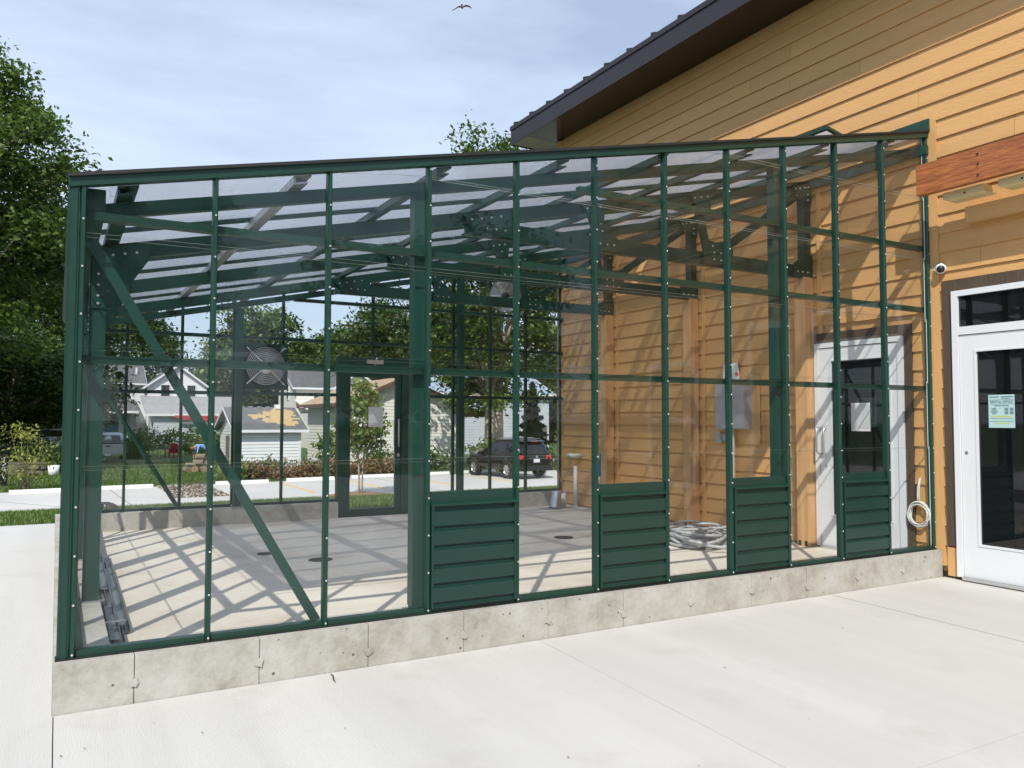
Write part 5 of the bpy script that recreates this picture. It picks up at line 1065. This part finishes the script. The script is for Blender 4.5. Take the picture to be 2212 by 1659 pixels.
# ---- white two-storey house at left
Y9 = 90; q = lambda x, y: onY(x, y, Y9)
wh = empty('white_house', (0, 0, 0), 0, 'white two-storey house with front gable and long grey porch roof', 'house')
ax0, ax1 = q(318, 850).x, q(447, 850).x; zE = q(381, 834).z; zP = q(381, 790).z; wz = lambda y: q(381, y).z
MB().prism([(ax0, Y9, GB), (ax1, Y9, GB), (ax1, Y9, zE), ((ax0 + ax1) / 2, Y9, zP - 0.15), (ax0, Y9, zE)], (0, 8, 0)).build('wall', M['white_board'], wh)
lap_rows(wh, (ax0, Y9 - 0.001, 0), (1, 0, 0), ax1 - ax0, wz(862), zP - 0.2, M['white_board'], lambda z: (0, ax1 - ax0) if z < zE else ((ax1 - ax0) / 2 * (z - zE) / (zP - zE), (ax1 - ax0) * (1 - 0.5 * (z - zE) / (zP - zE))), 0.24)
gable_roof(wh, ax0, ax1, Y9, Y9 + 8, zE, zP, 'y', 'shingle', 0.45, 0.12)
fwin(wh, q(357, 845).x, Y9 - 0.03, wz(847), 0.85, 1.5); fwin(wh, q(413, 845).x, Y9 - 0.03, wz(847), 0.85, 1.5); fwin(wh, q(383, 802).x, Y9 - 0.03, wz(802), 0.5, 0.45, m='grey_board', split=False)
bx0 = q(150, 850).x; zE3 = wz(827); zP3 = wz(789)
MB().box(bx0, ax0 - 0.02, Y9 + 1.2, Y9 + 9, GB, zE3).build('wall', M['white_board'], wh); lap_rows(wh, (bx0, Y9 + 1.199, 0), (1, 0, 0), ax0 - bx0 - 0.1, wz(868), zE3, M['white_board'], None, 0.24)
rf = gable_roof(wh, bx0, ax0 - 0.5, Y9 + 1.2, Y9 + 9, zE3, zP3, 'x', 'shingle', 0.5, 0.12)
MB().box(q(298, 800).x, q(298, 800).x + 0.18, Y9 + 3, Y9 + 3.18, zE3 + 0.6, zE3 + 1.7).build('vent_pipe', M['white'], rf)
fwin(wh, q(232, 850).x, Y9 + 1.17, wz(846), 1.0, 1.3); fwin(wh, q(212, 850).x, Y9 + 1.17, wz(850), 1.1, 1.6)
acx = q(251, 846); MB().box(acx.x - 0.5, acx.x + 0.5, Y9 + 0.75, Y9 + 1.15, wz(857), wz(849)).build('air_conditioner', M['grey_board'], wh)
# porch roofs and lower walls
def shed_roof(x0, x1, y0, y1, z0, z1, m, trim=True):
    r0 = MB().prism([(x0, y0, z0), (x0, y1, z1), (x0, y1, z1 + 0.12), (x0, y0, z0 + 0.12)], (x1 - x0, 0, 0)).build('porch_roof', M[m], wh)
    MB().box(x0 - 0.02, x1 + 0.02, y0 - 0.03, y0 - 0.001, z0 - 0.12, z0 + 0.12).build('eave_board', M['white'], r0)
cx0, cx1 = q(302, 900).x, q(503, 900).x
shed_roof(cx0, cx1, Y9 - 6.3, Y9 - 0.03, wz(897), wz(858), 'shingle_light')
MB().box(cx0 + 0.8, cx1 - 0.3, Y9 - 5.8, Y9 - 0.05, GB, wz(899)).build('wall', M['grey_board'], wh); lap_rows(wh, (cx0 + 0.8, Y9 - 5.801, 0), (1, 0, 0), cx1 - cx0 - 1.1, GB + 0.3, wz(899), M['grey_board'], None, 0.24)
MB().box(cx0 + 0.75, cx0 + 0.79, Y9 - 5.0, Y9 - 2.6, GB, 1.1).build('garage_door', M['white'], wh)
shed_roof(bx0, cx0 - 0.3, Y9 - 2.2, Y9 + 1.17, wz(891), wz(869), 'shingle')
MB().box(bx0, cx0 - 0.4, Y9 - 0.4, Y9 + 1.15, GB, wz(888)).build('wall', M['grey_board'], wh); lap_rows(wh, (bx0, Y9 - 0.401, 0), (1, 0, 0), cx0 - 0.45 - bx0, GB + 0.3, wz(889), M['grey_board'], None, 0.24)
dx = q(241, 930).x; dd = MB().box(dx - 0.62, dx + 0.62, Y9 - 0.50, Y9 - 0.43, GB + 0.1, wz(892)).build('front_door', M['blue_door'], wh); MB().box(dx - 0.38, dx + 0.38, Y9 - 0.53, Y9 - 0.501, wz(917), wz(895)).build('door_pane', M['window_dark'], dd)
MB().box(dx + 0.66, dx + 0.8, Y9 - 0.5, Y9 - 0.43, GB, wz(891)).build('door_trim', M['white'], wh)
fwin(wh, q(208, 915).x, Y9 - 0.43, wz(915), 1.0, 1.2); fwin(wh, q(205, 915).x - 3, Y9 - 0.43, wz(915), 1.0, 1.2)
# red cloth under the eave
rc = MB(); xa, xb = q(362, 900).x, q(447, 900).x; N = 12; ed = []
for i in range(N + 1): t = i / N; ed.append((xa + (xb - xa) * t, wz(898), wz(898) - 0.15 - 0.55 * abs(math.sin(t * 5.5 + 0.3)) * (0.4 + 0.6 * t)))
for i in range(N): rc.prism([(ed[i][0], Y9 - 6.5 - 0.05 * math.sin(i), ed[i][2]), (ed[i + 1][0], Y9 - 6.5 - 0.05 * math.sin(i + 1), ed[i + 1][2]), (ed[i + 1][0], Y9 - 6.45, ed[i + 1][1]), (ed[i][0], Y9 - 6.45, ed[i][1])], (0, 0.02, 0))
tag(rc.build('red_awning_cloth', M['red_cloth']), 'sagging red cloth hung under the eave of the white house', 'cloth')

# ================================================================ vehicles
def loft(mb, secs, mi=0, smooth=True):
    """secs: list of point loops with equal counts; closed rings, capped ends"""
    n = len(secs[0]); vs = [p for s in secs for p in s]
    fs = [(i * n + k, i * n + (k + 1) % n, (i + 1) * n + (k + 1) % n, (i + 1) * n + k) for i in range(len(secs) - 1) for k in range(n)]
    mb.add(vs, fs, mi, smooth); b = len(mb.v) - len(vs)
    for f in (tuple(range(n - 1, -1, -1)), tuple(range(len(vs) - n, len(vs)))): mb.f.append(tuple(i + b for i in f)); mb.mi.append(mi); mb.smooth.append(False)
    return mb
def sect(y, zb, zt, w, crown=0.03):
    h = zt - zb; half = [(w * 0.90, zb), (w * 0.985, zb + 0.18 * h), (w, zb + 0.42 * h), (w * 0.995, zb + 0.70 * h), (w * 0.965, zb + 0.93 * h), (w * 0.90, zt), (w * 0.5, zt + crown)]
    return [V((x, y, z)) for x, z in half] + [V((0, y, zt + crown * 1.3))] + [V((-x, y, z)) for x, z in half[::-1]]
def ring(y0, y1, w, z, c=0.12):
    return [V(q) for q in ((w - c, y0, z), (w, y0 + c, z), (w, y0 * 0.5 + y1 * 0.5, z), (w, y1 - c, z), (w - c, y1, z), (0, y1 + c * 0.6, z), (c - w, y1, z), (-w, y1 - c, z), (-w, y0 * 0.5 + y1 * 0.5, z), (-w, y0 + c, z), (c - w, y0, z), (0, y0 - c * 0.35, z))]
def wheel(par, x, y, r, w, side):
    e = MB().lathe([(r * 0.62, -w / 2), (r * 0.93, -w / 2), (r, -w * 0.32), (r, w * 0.32), (r * 0.93, w / 2), (r * 0.62, w / 2)], (x, y, r), (1, 0, 0), 28).build('wheel', M['tyre'], par)
    f = x + side * w * 0.42; rim = MB().lathe([(r * 0.64, 0), (r * 0.62, -0.02), (r * 0.50, -0.05)], (f, y, r), (side, 0, 0), 26)
    for k in range(7):
        a = 2 * math.pi * k / 7; rim.beam((f - side * 0.015, y, r), (f - side * 0.01, y + r * 0.6 * math.cos(a), r + r * 0.6 * math.sin(a)), 0.055, 0.03, (side, 0, 0))
    rim.cyl((f - side * 0.05, y, r), (f, y, r), r * 0.16, n=12); rim.build('rim', M['rim'], e)
    MB().cyl((f - side * 0.07, y, r), (f - side * 0.055, y, r), r * 0.6, n=22).build('brake_disc', M['iron'], e)
    return e
sv_dir = V((16.80 - 17.07, 28.50 - 26.05)); sv_rz = math.atan2(sv_dir.y, sv_dir.x) - math.pi / 2
suv = empty('parked_suv', (17.86, 26.10, ZL), sv_rz, 'black SUV with roof rails parked in the far lot', 'car')
LB = [(-0.92, 0.50, 0.92, 0.76), (-0.86, 0.44, 1.00, 0.86), (-0.70, 0.40, 1.04, 0.905), (-0.2, 0.38, 1.04, 0.92), (0.9, 0.36, 1.03, 0.925), (2.0, 0.36, 1.02, 0.92), (2.55, 0.38, 1.01, 0.905), (3.1, 0.38, 0.97, 0.87), (3.45, 0.40, 0.88, 0.80), (3.62, 0.46, 0.76, 0.66)]
loft(MB(), [sect(*q) for q in LB]).build('body', M['car_black'], suv)
LV = [(-0.84, 2.42, 0.885, 1.00), (-0.74, 2.05, 0.850, 1.20), (-0.62, 1.66, 0.790, 1.42), (-0.54, 1.36, 0.730, 1.58), (-0.44, 1.18, 0.650, 1.66), (-0.2, 0.9, 0.42, 1.70)]
loft(MB(), [ring(a, b, w, z) for a, b, w, z in LV]).build('cabin', M['car_black'], suv)
def cab(z):
    for i in range(len(LV) - 1):
        if LV[i][3] <= z <= LV[i + 1][3]: t = (z - LV[i][3]) / (LV[i + 1][3] - LV[i][3]); return [LV[i][k] + (LV[i + 1][k] - LV[i][k]) * t for k in range(3)]
for s in (-1, 1):
    for ya, yb in ((-0.52, 0.08), (0.13, 0.93), (0.98, 2.2)):
        lo, hi = 1.05, 1.53; pts = []
        for z, yy in ((lo, ya), (lo, min(yb, cab(lo)[1] - 0.17)), ((lo + hi) / 2, min(yb, cab((lo + hi) / 2)[1] - 0.16)), (hi, min(yb, cab(hi)[1] - 0.15)), (hi, max(ya, cab(hi)[0] + 0.14)), ((lo + hi) / 2, max(ya, cab((lo + hi) / 2)[0] + 0.14))): pts.append(V((s * (cab(z)[2] + 0.004), yy, z)))
        MB().prism(pts if s > 0 else pts[::-1], (s * 0.004, 0, 0)).build('window', M['car_glass'], suv)
pr = []
for z in (1.08, 1.32, 1.54):
    c = cab(z); pr.append((c[2] - 0.16, c[0] - 0.030, z))
rw = MB()
for i in range(2): a, b = pr[i], pr[i + 1]; rw.add([(-a[0], a[1] + 0.012, a[2]), (0, a[1] - 0.022, a[2]), (0, b[1] - 0.022, b[2]), (-b[0], b[1] + 0.012, b[2]), (a[0], a[1] + 0.012, a[2]), (b[0], b[1] + 0.012, b[2])], [(0, 1, 2, 3), (1, 4, 5, 2)], 0, True)
rw.build('rear_window', M['car_glass'], suv)
MB().prism([(-0.62, -0.72, 1.595), (0.62, -0.72, 1.595), (0.62, -0.44, 1.65), (-0.62, -0.44, 1.65)], (0, 0, 0.025)).build('spoiler', M['car_black'], suv); MB().box(-0.16, 0.16, -0.735, -0.722, 1.595, 1.618).build('brake_light', M['tail'], suv)
MB().beam((0, -0.86, 1.02), (-0.28, -0.80, 1.14), 0.012, 0.012).build('rear_wiper', M['black'], suv)
for s in (-1, 1):
    MB().prism([(s * 0.50, -0.915, 0.86), (s * 0.86, -0.90, 0.86), (s * 0.93, -0.62, 0.90), (s * 0.93, -0.60, 1.06), (s * 0.83, -0.86, 1.04), (s * 0.52, -0.905, 1.01)], (0, -0.012, 0.0)).build('tail_light', M['tail'], suv)
    MB().beam((s * 0.62, -0.35, 1.735), (s * 0.60, 1.15, 1.735), 0.035, 0.03).build('roof_rail', M['alu'], suv)
    MB().box(s * 0.95 - 0.09, s * 0.95 + 0.09, 2.0, 2.13, 1.0, 1.12).build('mirror', M['car_black'], suv)
    MB().box(s * 0.94 - 0.01, s * 0.94 + 0.01, -0.05, 0.13, 0.86, 0.89).build('door_handle', M['chrome'], suv); MB().box(s * 0.943 - 0.01, s * 0.943 + 0.01, 0.98, 1.16, 0.86, 0.89).build('door_handle', M['chrome'], suv)
    for yy in (0.0, 2.6): wheel(suv, s * 0.825, yy, 0.385, 0.24, s)
    MB().lathe([(0.40, -0.005), (0.44, 0.0), (0.40, 0.005)], (s * 0.925, 0.0, 0.37), (1, 0, 0), 26).build('wheel_arch', M['black'], suv); MB().lathe([(0.40, -0.005), (0.44, 0.0), (0.40, 0.005)], (s * 0.905, 2.6, 0.37), (1, 0, 0), 26).build('wheel_arch', M['black'], suv)
for yy in (0.15, 0.85): MB().beam((-0.62, yy, 1.765), (0.62, yy, 1.765), 0.06, 0.025).build('cross_bar', M['alu'], suv)
MB().box(-0.42, 0.42, -0.945, -0.915, 0.885, 0.915).build('chrome_bar', M['chrome'], suv); MB().box(-0.16, 0.16, -0.945, -0.918, 0.72, 0.87).build('number_plate', M['plate'], suv)
MB().lathe([(0.0, 0.0), (0.055, 0.0), (0.05, 0.012), (0, 0.014)], (0, -0.925, 0.965), (0, -1, 0), 16).build('badge', M['chrome'], suv)
MB().prism([(-0.86, -0.95, 0.36), (0.86, -0.95, 0.36), (0.90, -0.93, 0.58), (-0.90, -0.93, 0.58)], (0, 0.1, 0)).build('bumper', M['black'], suv); MB().box(-0.05, 0.05, -1.02, -0.94, 0.32, 0.40).build('tow_hitch', M['iron'], suv)

# silver pickup by the house at left
pk = empty('pickup_truck', gd(237, 47, GB), R(-3), 'silver pickup truck seen from behind by the white house', 'pickup')
loft(MB(), [sect(y, zb, zt, w, 0.0) for y, zb, zt, w in ((-1.25, 0.55, 1.15, 0.90), (-1.2, 0.45, 1.16, 0.95), (0.9, 0.42, 1.16, 0.96))]).build('bed', M['silver'], pk)
loft(MB(), [sect(y, zb, zt, w) for y, zb, zt, w in ((0.92, 0.42, 1.16, 0.96), (2.9, 0.42, 1.12, 0.95), (3.9, 0.45, 1.02, 0.90), (4.2, 0.5, 0.9, 0.8))]).build('body', M['silver'], pk)
loft(MB(), [ring(0.95, 2.85, 0.90, 1.10), ring(1.05, 2.45, 0.80, 1.55), ring(1.12, 2.25, 0.74, 1.72), ring(1.3, 2.0, 0.5, 1.78)]).build('cab', M['silver'], pk)
MB().prism([(-0.68, 0.98, 1.22), (0.68, 0.98, 1.22), (0.60, 1.06, 1.62), (-0.60, 1.06, 1.62)], (0, -0.03, 0)).build('rear_window', M['car_glass'], pk)
tg = MB().box(-0.80, 0.80, -1.285, -1.253, 0.62, 1.14).build('tailgate', M['silver'], pk); MB().box(-0.12, 0.12, -1.30, -1.286, 1.0, 1.07).build('tailgate_handle', M['black'], tg)
MB().prism([(-0.88, -1.22, 1.17), (0.88, -1.22, 1.17), (0.88, 0.90, 1.17), (-0.88, 0.90, 1.17)], (0, 0, 0.06)).build('bed_cover', M['black'], pk)
for s in (-1, 1):
    MB().box(s * 0.88 - 0.07, s * 0.88 + 0.07, -1.275, -1.2, 0.68, 1.08).build('tail_light', M['tail'], pk)
    for yy in (0.0, 3.3): wheel(pk, s * 0.82, yy, 0.37, 0.25, s)
MB().box(-0.92, 0.92, -1.42, -1.27, 0.48, 0.60).build('bumper', M['chrome'], pk); MB().box(-0.17, 0.17, -1.435, -1.421, 0.50, 0.60).build('number_plate', M['plate'], pk)
# white camper trailer behind the corner post
rv = empty('camper_trailer', gd(122, 52, GB), R(4), 'white camper trailer with dark rear window left of the corner post', 'trailer')
rb = MB(); loft(rb, [[V(p) for p in ((-1.1, y, 0.45), (1.1, y, 0.45), (1.2, y, 0.6), (1.2, y, 2.35), (1.08, y, 2.55), (-1.08, y, 2.55), (-1.2, y, 2.35), (-1.2, y, 0.6))] for y in (0, 6.0)], smooth=False); rb.build('body', M['white_board'], rv)
MB().box(-0.75, 0.75, -0.03, -0.004, 1.45, 1.85).build('rear_window', M['car_glass'], rv); MB().box(-1.12, 1.12, -0.06, -0.001, 0.9, 1.25).build('lower_panel', M['grey_board'], rv); MB().box(-1.21, 1.21, -0.16, -0.01, 0.42, 0.58).build('bumper', M['black'], rv)
MB().box(-0.5, 0.5, 2, 3, 2.56, 2.78).build('air_conditioner', M['white_board'], rv)
lg = MB(); lg.tube([(-0.55, -0.012, 2.22), (-0.2, -0.012, 2.12), (0.2, -0.012, 2.18), (0.5, -0.012, 2.1)], [0.01, 0.07, 0.06, 0.01], 6); lg.tube([(-0.25, -0.012, 2.02), (0.1, -0.012, 2.0), (0.45, -0.012, 2.06)], [0.01, 0.045, 0.01], 6); lg.build('blue_emblem', M['blue_door'], rv)
for s in (-1, 1):
    for yy in (2.8, 3.6): wheel(rv, s * 1.05, yy, 0.34, 0.2, s)

# ================================================================ yard things
# plank pile
rsn = random.Random(8); c0 = gd(62, 37, GB)
for i in range(9):
    z = 0.10 + 0.11 * (i // 2) + 0.004; y = (i % 2) * 0.24 + rsn.uniform(-0.03, 0.03); x = rsn.uniform(-0.35, 0.25); w_ = MB().box(-1.55, 1.55 - 0.3 * (i % 3), -0.11, 0.11, -0.05, 0.05).build('weathered_plank', M['old_wood'], None, (c0.x + x, c0.y + y, GB + z), None)
    w_.rotation_euler.z = R(rsn.uniform(-3, 3)); tag(w_, 'weathered grey plank, %s in layer %s of the pile at the left edge' % (('front one', 'back one')[i % 2], ('one', 'two', 'three', 'four', 'five')[i // 2]), 'plank', 'plank pile on the lawn')
# log pile
lc = V((5.9, 36.6, GB)); n = 0
for i, (x, z, r_, l_, rz) in enumerate(((-0.55, 0.16, 0.16, 0.4, 20), (-0.20, 0.18, 0.18, 0.45, -10), (0.17, 0.18, 0.18, 0.4, 8), (0.55, 0.17, 0.17, 0.4, -15), (-0.05, 0.50, 0.15, 0.45, 70), (0.36, 0.48, 0.15, 0.4, 5), (0.08, 0.78, 0.14, 0.42, 60), (-0.38, 0.41, 0.09, 0.5, 65))):
    e = empty('log_round', (lc.x + x, lc.y, GB + z), R(rz), 'log round %s of the woodpile left of the shed' % ('at the left foot', 'second along the bottom', 'third along the bottom', 'at the right foot', 'lying across the middle', 'right of the middle', 'lying on top', 'leaning thin at the left')[i], 'log', 'firewood pile')
    MB().cyl((0, -l_ / 2, 0), (0, l_ / 2, 0), r_, r_ * 0.94, n=16, cap=False).build('bark', M['bark'], e)
    for s in (-1, 1): MB().cyl((0, s * (l_ / 2 - 0.01), 0), (0, s * (l_ / 2 - 0.002), 0), r_ * 0.935, n=16).build('cut_face', M['log_end'], e)
# red garden chair
rcz = gd(375, 54, GB); ch = empty('garden_chair', rcz, R(-40), 'red slatted garden chair on the lawn by the white house', 'chair')
for i in range(5): MB().box(-0.28 + 0.115 * i, -0.18 + 0.115 * i, 0.20, 0.23, 0.30, 1.0 - 0.03 * abs(i - 2)).build('back_slat', M['red_cloth'], ch)
MB().box(-0.3, 0.3, -0.32, 0.22, 0.31, 0.35).build('seat', M['red_cloth'], ch)
for s in (-1, 1):
    MB().box(s * 0.33 - 0.06, s * 0.33 + 0.06, -0.38, 0.25, 0.58, 0.61).build('armrest', M['red_cloth'], ch)
    for y in (-0.3, 0.2): MB().box(s * 0.32 - 0.03, s * 0.32 + 0.03, y - 0.04, y + 0.04, 0, 0.58).build('leg', M['red_cloth'], ch)
bn = empty('garden_table', gd(358, 55, GB), 0.3, 'low pale table beside the red garden chair', 'table'); MB().box(-0.5, 0.5, -0.3, 0.3, 0.44, 0.48).build('table_top', M['pale_wood'], bn)
for x in (-0.42, 0.42):
    for y in (-0.22, 0.22): MB().beam((x, y, 0.0), (x * 0.8, y, 0.44), 0.05, 0.05, (0, 1, 0)).build('leg', M['pale_wood'], bn)
# black sign board at the left edge
sg = empty('sign_board', onZ(2, 1052, ZL - 0.01), R(20), 'black board with white script standing at the left edge', 'sign')
MB().box(-0.45, 0.20, -0.03, 0.03, 0.03, 1.22).build('board', M['black'], sg)
for pts in ([(-0.02, 1.05), (0.10, 1.12), (0.06, 0.95), (0.13, 0.86), (0.02, 0.80)], [(0.0, 0.70), (0.12, 0.76), (0.05, 0.62), (0.13, 0.55), (0.10, 0.66)], [(0.02, 0.45), (0.09, 0.30), (0.13, 0.18)]):
    MB().tube([(x, -0.034, z) for x, z in pts], 0.016, 5).build('script_stroke', M['white'], sg)
for x in (-0.4, 0.17): MB().cyl((x, 0.0, -0.05), (x, 0.0, 0.03), 0.02, n=6).build('leg', M['zinc'], sg)
# pots and mailbox-like post dropped by the house wall are too small to tell; a white bucket shows by the corner post
bk = empty('white_bucket', gd(121, 36, GB), 0, 'white bucket on the grass by the corner post', 'bucket'); MB().lathe([(0.0, 0.001), (0.20, 0.001), (0.24, 0.50), (0.225, 0.50), (0.19, 0.02)], (0, 0, 0), (0, 0, 1), 22).build('tub', M['white'], bk); MB().tube([(-0.235, 0, 0.46), (-0.2, -0.1, 0.40), (0, -0.22, 0.36), (0.2, -0.1, 0.40), (0.235, 0, 0.46)], 0.006, 5).build('bail', M['zinc'], bk)

# ================================================================ person bending over behind the log pile
pe_ = empty('person', gd(437, 44, GB), R(8), 'person in light blue shirt and dark trousers bending over by the log pile', 'person')
J = {'pel': (0.30, 0, 0.92), 'spi': (0.12, 0, 1.10), 'che': (-0.10, 0, 1.18), 'nek': (-0.30, 0, 1.10), 'hea': (-0.40, 0, 1.02), 'het': (-0.50, 0, 0.93),
     'hl': (0.30, -0.10, 0.88), 'kl': (0.18, -0.12, 0.48), 'al': (0.30, -0.12, 0.08), 'tl': (0.10, -0.13, 0.035), 'hr': (0.30, 0.10, 0.88), 'kr': (0.24, 0.12, 0.48), 'ar': (0.36, 0.12, 0.08), 'tr': (0.16, 0.13, 0.035),
     'sl': (-0.20, -0.19, 1.10), 'el': (-0.24, -0.22, 0.82), 'wl': (-0.32, -0.16, 0.58), 'sr': (-0.20, 0.19, 1.10), 'er': (-0.22, 0.22, 0.82), 'wr': (-0.34, 0.14, 0.60)}
ED = ['pel spi', 'spi che', 'che nek', 'nek hea', 'hea het', 'pel hl', 'hl kl', 'kl al', 'al tl', 'pel hr', 'hr kr', 'kr ar', 'ar tr', 'che sl', 'sl el', 'el wl', 'che sr', 'sr er', 'er wr']
RD = {'pel': 0.15, 'spi': 0.145, 'che': 0.155, 'nek': 0.06, 'hea': 0.095, 'het': 0.085, 'hl': 0.095, 'kl': 0.065, 'al': 0.045, 'tl': 0.04, 'hr': 0.095, 'kr': 0.065, 'ar': 0.045, 'tr': 0.04, 'sl': 0.065, 'el': 0.045, 'wl': 0.032, 'sr': 0.065, 'er': 0.045, 'wr': 0.032}
ks = list(J); L_f = {'l': -0.16, 'r': 0.14}
for s, wy in (('l', -0.16), ('r', 0.14)):                          # five fingers rooted in each palm
    w = V(J['w' + s]); palm = w + V((-0.03, 0, -0.08)); J['p' + s] = tuple(palm); RD['p' + s] = 0.030; ks.append('p' + s); ED.append('w%s p%s' % (s, s))
    for k in range(5):
        a = palm + V((0.01 if k else 0.03, (k - 2) * 0.018, -0.03 - 0.01 * (k in (2, 3)))); b2 = a + V((0.01, 0, -0.045 + 0.012 * (k in (0, 4))))
        for nme, pnt, pre in (('f%s%d' % (s, k), a, 'p' + s), ('g%s%d' % (s, k), b2, 'f%s%d' % (s, k))): J[nme] = tuple(pnt); RD[nme] = 0.009; ks.append(nme); ED.append(pre + ' ' + nme)
me = bpy.data.meshes.new('body'); me.from_pydata([J[k] for k in ks], [(ks.index(a), ks.index(b)) for a, b in (e.split() for e in ED)], [])
po = inst(me, 'body', pe_); sk = po.modifiers.new('skin', 'SKIN'); ss = po.modifiers.new('sub', 'SUBSURF'); ss.levels = 2; ss.render_levels = 2
for i, k in enumerate(ks): me.skin_vertices[0].data[i].radius = (RD[k], RD[k]); me.skin_vertices[0].data[i].use_root = (k == 'pel')
dg = bpy.context.evaluated_depsgraph_get(); me2 = bpy.data.meshes.new_from_object(po.evaluated_get(dg)); po.modifiers.clear(); po.data = me2
for m_ in ('skin', 'shirt', 'jeans', 'black'): me2.materials.append(M[m_])
for p in me2.polygons:
    c = p.center; p.use_smooth = True
    p.material_index = 3 if c.z < 0.085 else (2 if (c.x > 0.17 or c.z < 0.9 and c.x > 0.05) else (1 if (c.x > -0.285 and c.z > 0.78) else 0))
hr = MB().lathe([(0.0, 0.115), (0.06, 0.10), (0.098, 0.05), (0.105, -0.01), (0.09, -0.05)], (-0.46, 0, 0.985), (-0.55, 0, 0.5), 18).build('hair', M['hair'], pe_)
fc_ = MB()
for s in (-1, 1): fc_.lathe([(0, 0.012), (0.012, 0.006), (0.014, 0)], (-0.475, 0.032 * s, 0.885), (-0.4, 0, -0.9), 8); fc_.lathe([(0, 0.02), (0.02, 0.012), (0.03, 0)], (-0.40, 0.088 * s, 0.965), (0, s, 0), 8)
fc_.lathe([(0, 0.03), (0.012, 0.01), (0.018, 0)], (-0.45, 0, 0.865), (-0.3, 0, -1), 8); fc_.build('face_features', M['skin'], pe_)

# ================================================================ bird in the sky
bp = at(998, 16, 42); bd_ = empty('bird', bp, R(-25), 'brown bird flying high in the sky, wings arched', 'bird')
MB().lathe([(0.0, -0.17), (0.03, -0.14), (0.055, -0.05), (0.05, 0.06), (0.03, 0.13), (0.0, 0.17)], (0, 0, 0), (0.3, 1, 0.1), 12).build('body', M['bird'], bd_)
MB().prism([(-0.05, -0.15, 0), (0.03, -0.16, 0), (0.05, -0.36, -0.02), (-0.08, -0.34, -0.02)], (0, 0, 0.012)).build('tail', M['bird'], bd_)
def wing(s, pts, w): 
    b = MB()
    for i in range(len(pts) - 1):
        a, c = V(pts[i]), V(pts[i + 1]); b.hexa([a + V((0, w[i], 0)), a - V((0, w[i] * 0.8, 0)), c - V((0, w[i + 1] * 0.9, 0)), c + V((0, w[i + 1], 0)), a + V((0, w[i], 0.012)), a - V((0, w[i] * 0.8, -0.012)), c - V((0, w[i + 1] * 0.9, -0.012)), c + V((0, w[i + 1], 0.012))])
    b.build('wing', M['bird'], bd_)
wing(1, [(0.03, 0, 0.02), (0.20, 0.0, 0.10), (0.36, -0.03, 0.06), (0.50, -0.08, -0.06)], [0.09, 0.10, 0.10, 0.04]); wing(-1, [(-0.03, 0, 0.02), (-0.18, 0.0, 0.03), (-0.34, -0.03, -0.10), (-0.52, -0.08, -0.24)], [0.09, 0.085, 0.06, 0.03])

# ================================================================ small litter on the patio
rs = np.random.RandomState(31); n = 45; X = rs.uniform(-2.5, 8, n); Y = -0.12 - np.abs(rs.normal(0, 1.3, n)); Y = np.where(Y < -3.6, -0.3, Y)
lt = inst(leaf_mesh('patio_litter', np.stack([X, Y, np.full(n, 0.006)], 1), 0.009, rs, M['leaf_brown'], rs.uniform(0, 0.6, n), flat=0.9), 'patio_litter'); tag(lt, kind='stuff')
ta, tb = onZ(713, 1455, 0.004), onZ(725, 1474, 0.004)
tw = MB().tube([ta, ta.lerp(tb, 0.35) + V((0.004, 0, 0.006)), ta.lerp(tb, 0.7) + V((-0.003, 0, 0.003)), tb], [0.001, 0.004, 0.004, 0.001], 5).build('twig', M['leaf_brown']); tag(tw, 'small brown twig lying on the patio in front of the curb', 'twig')
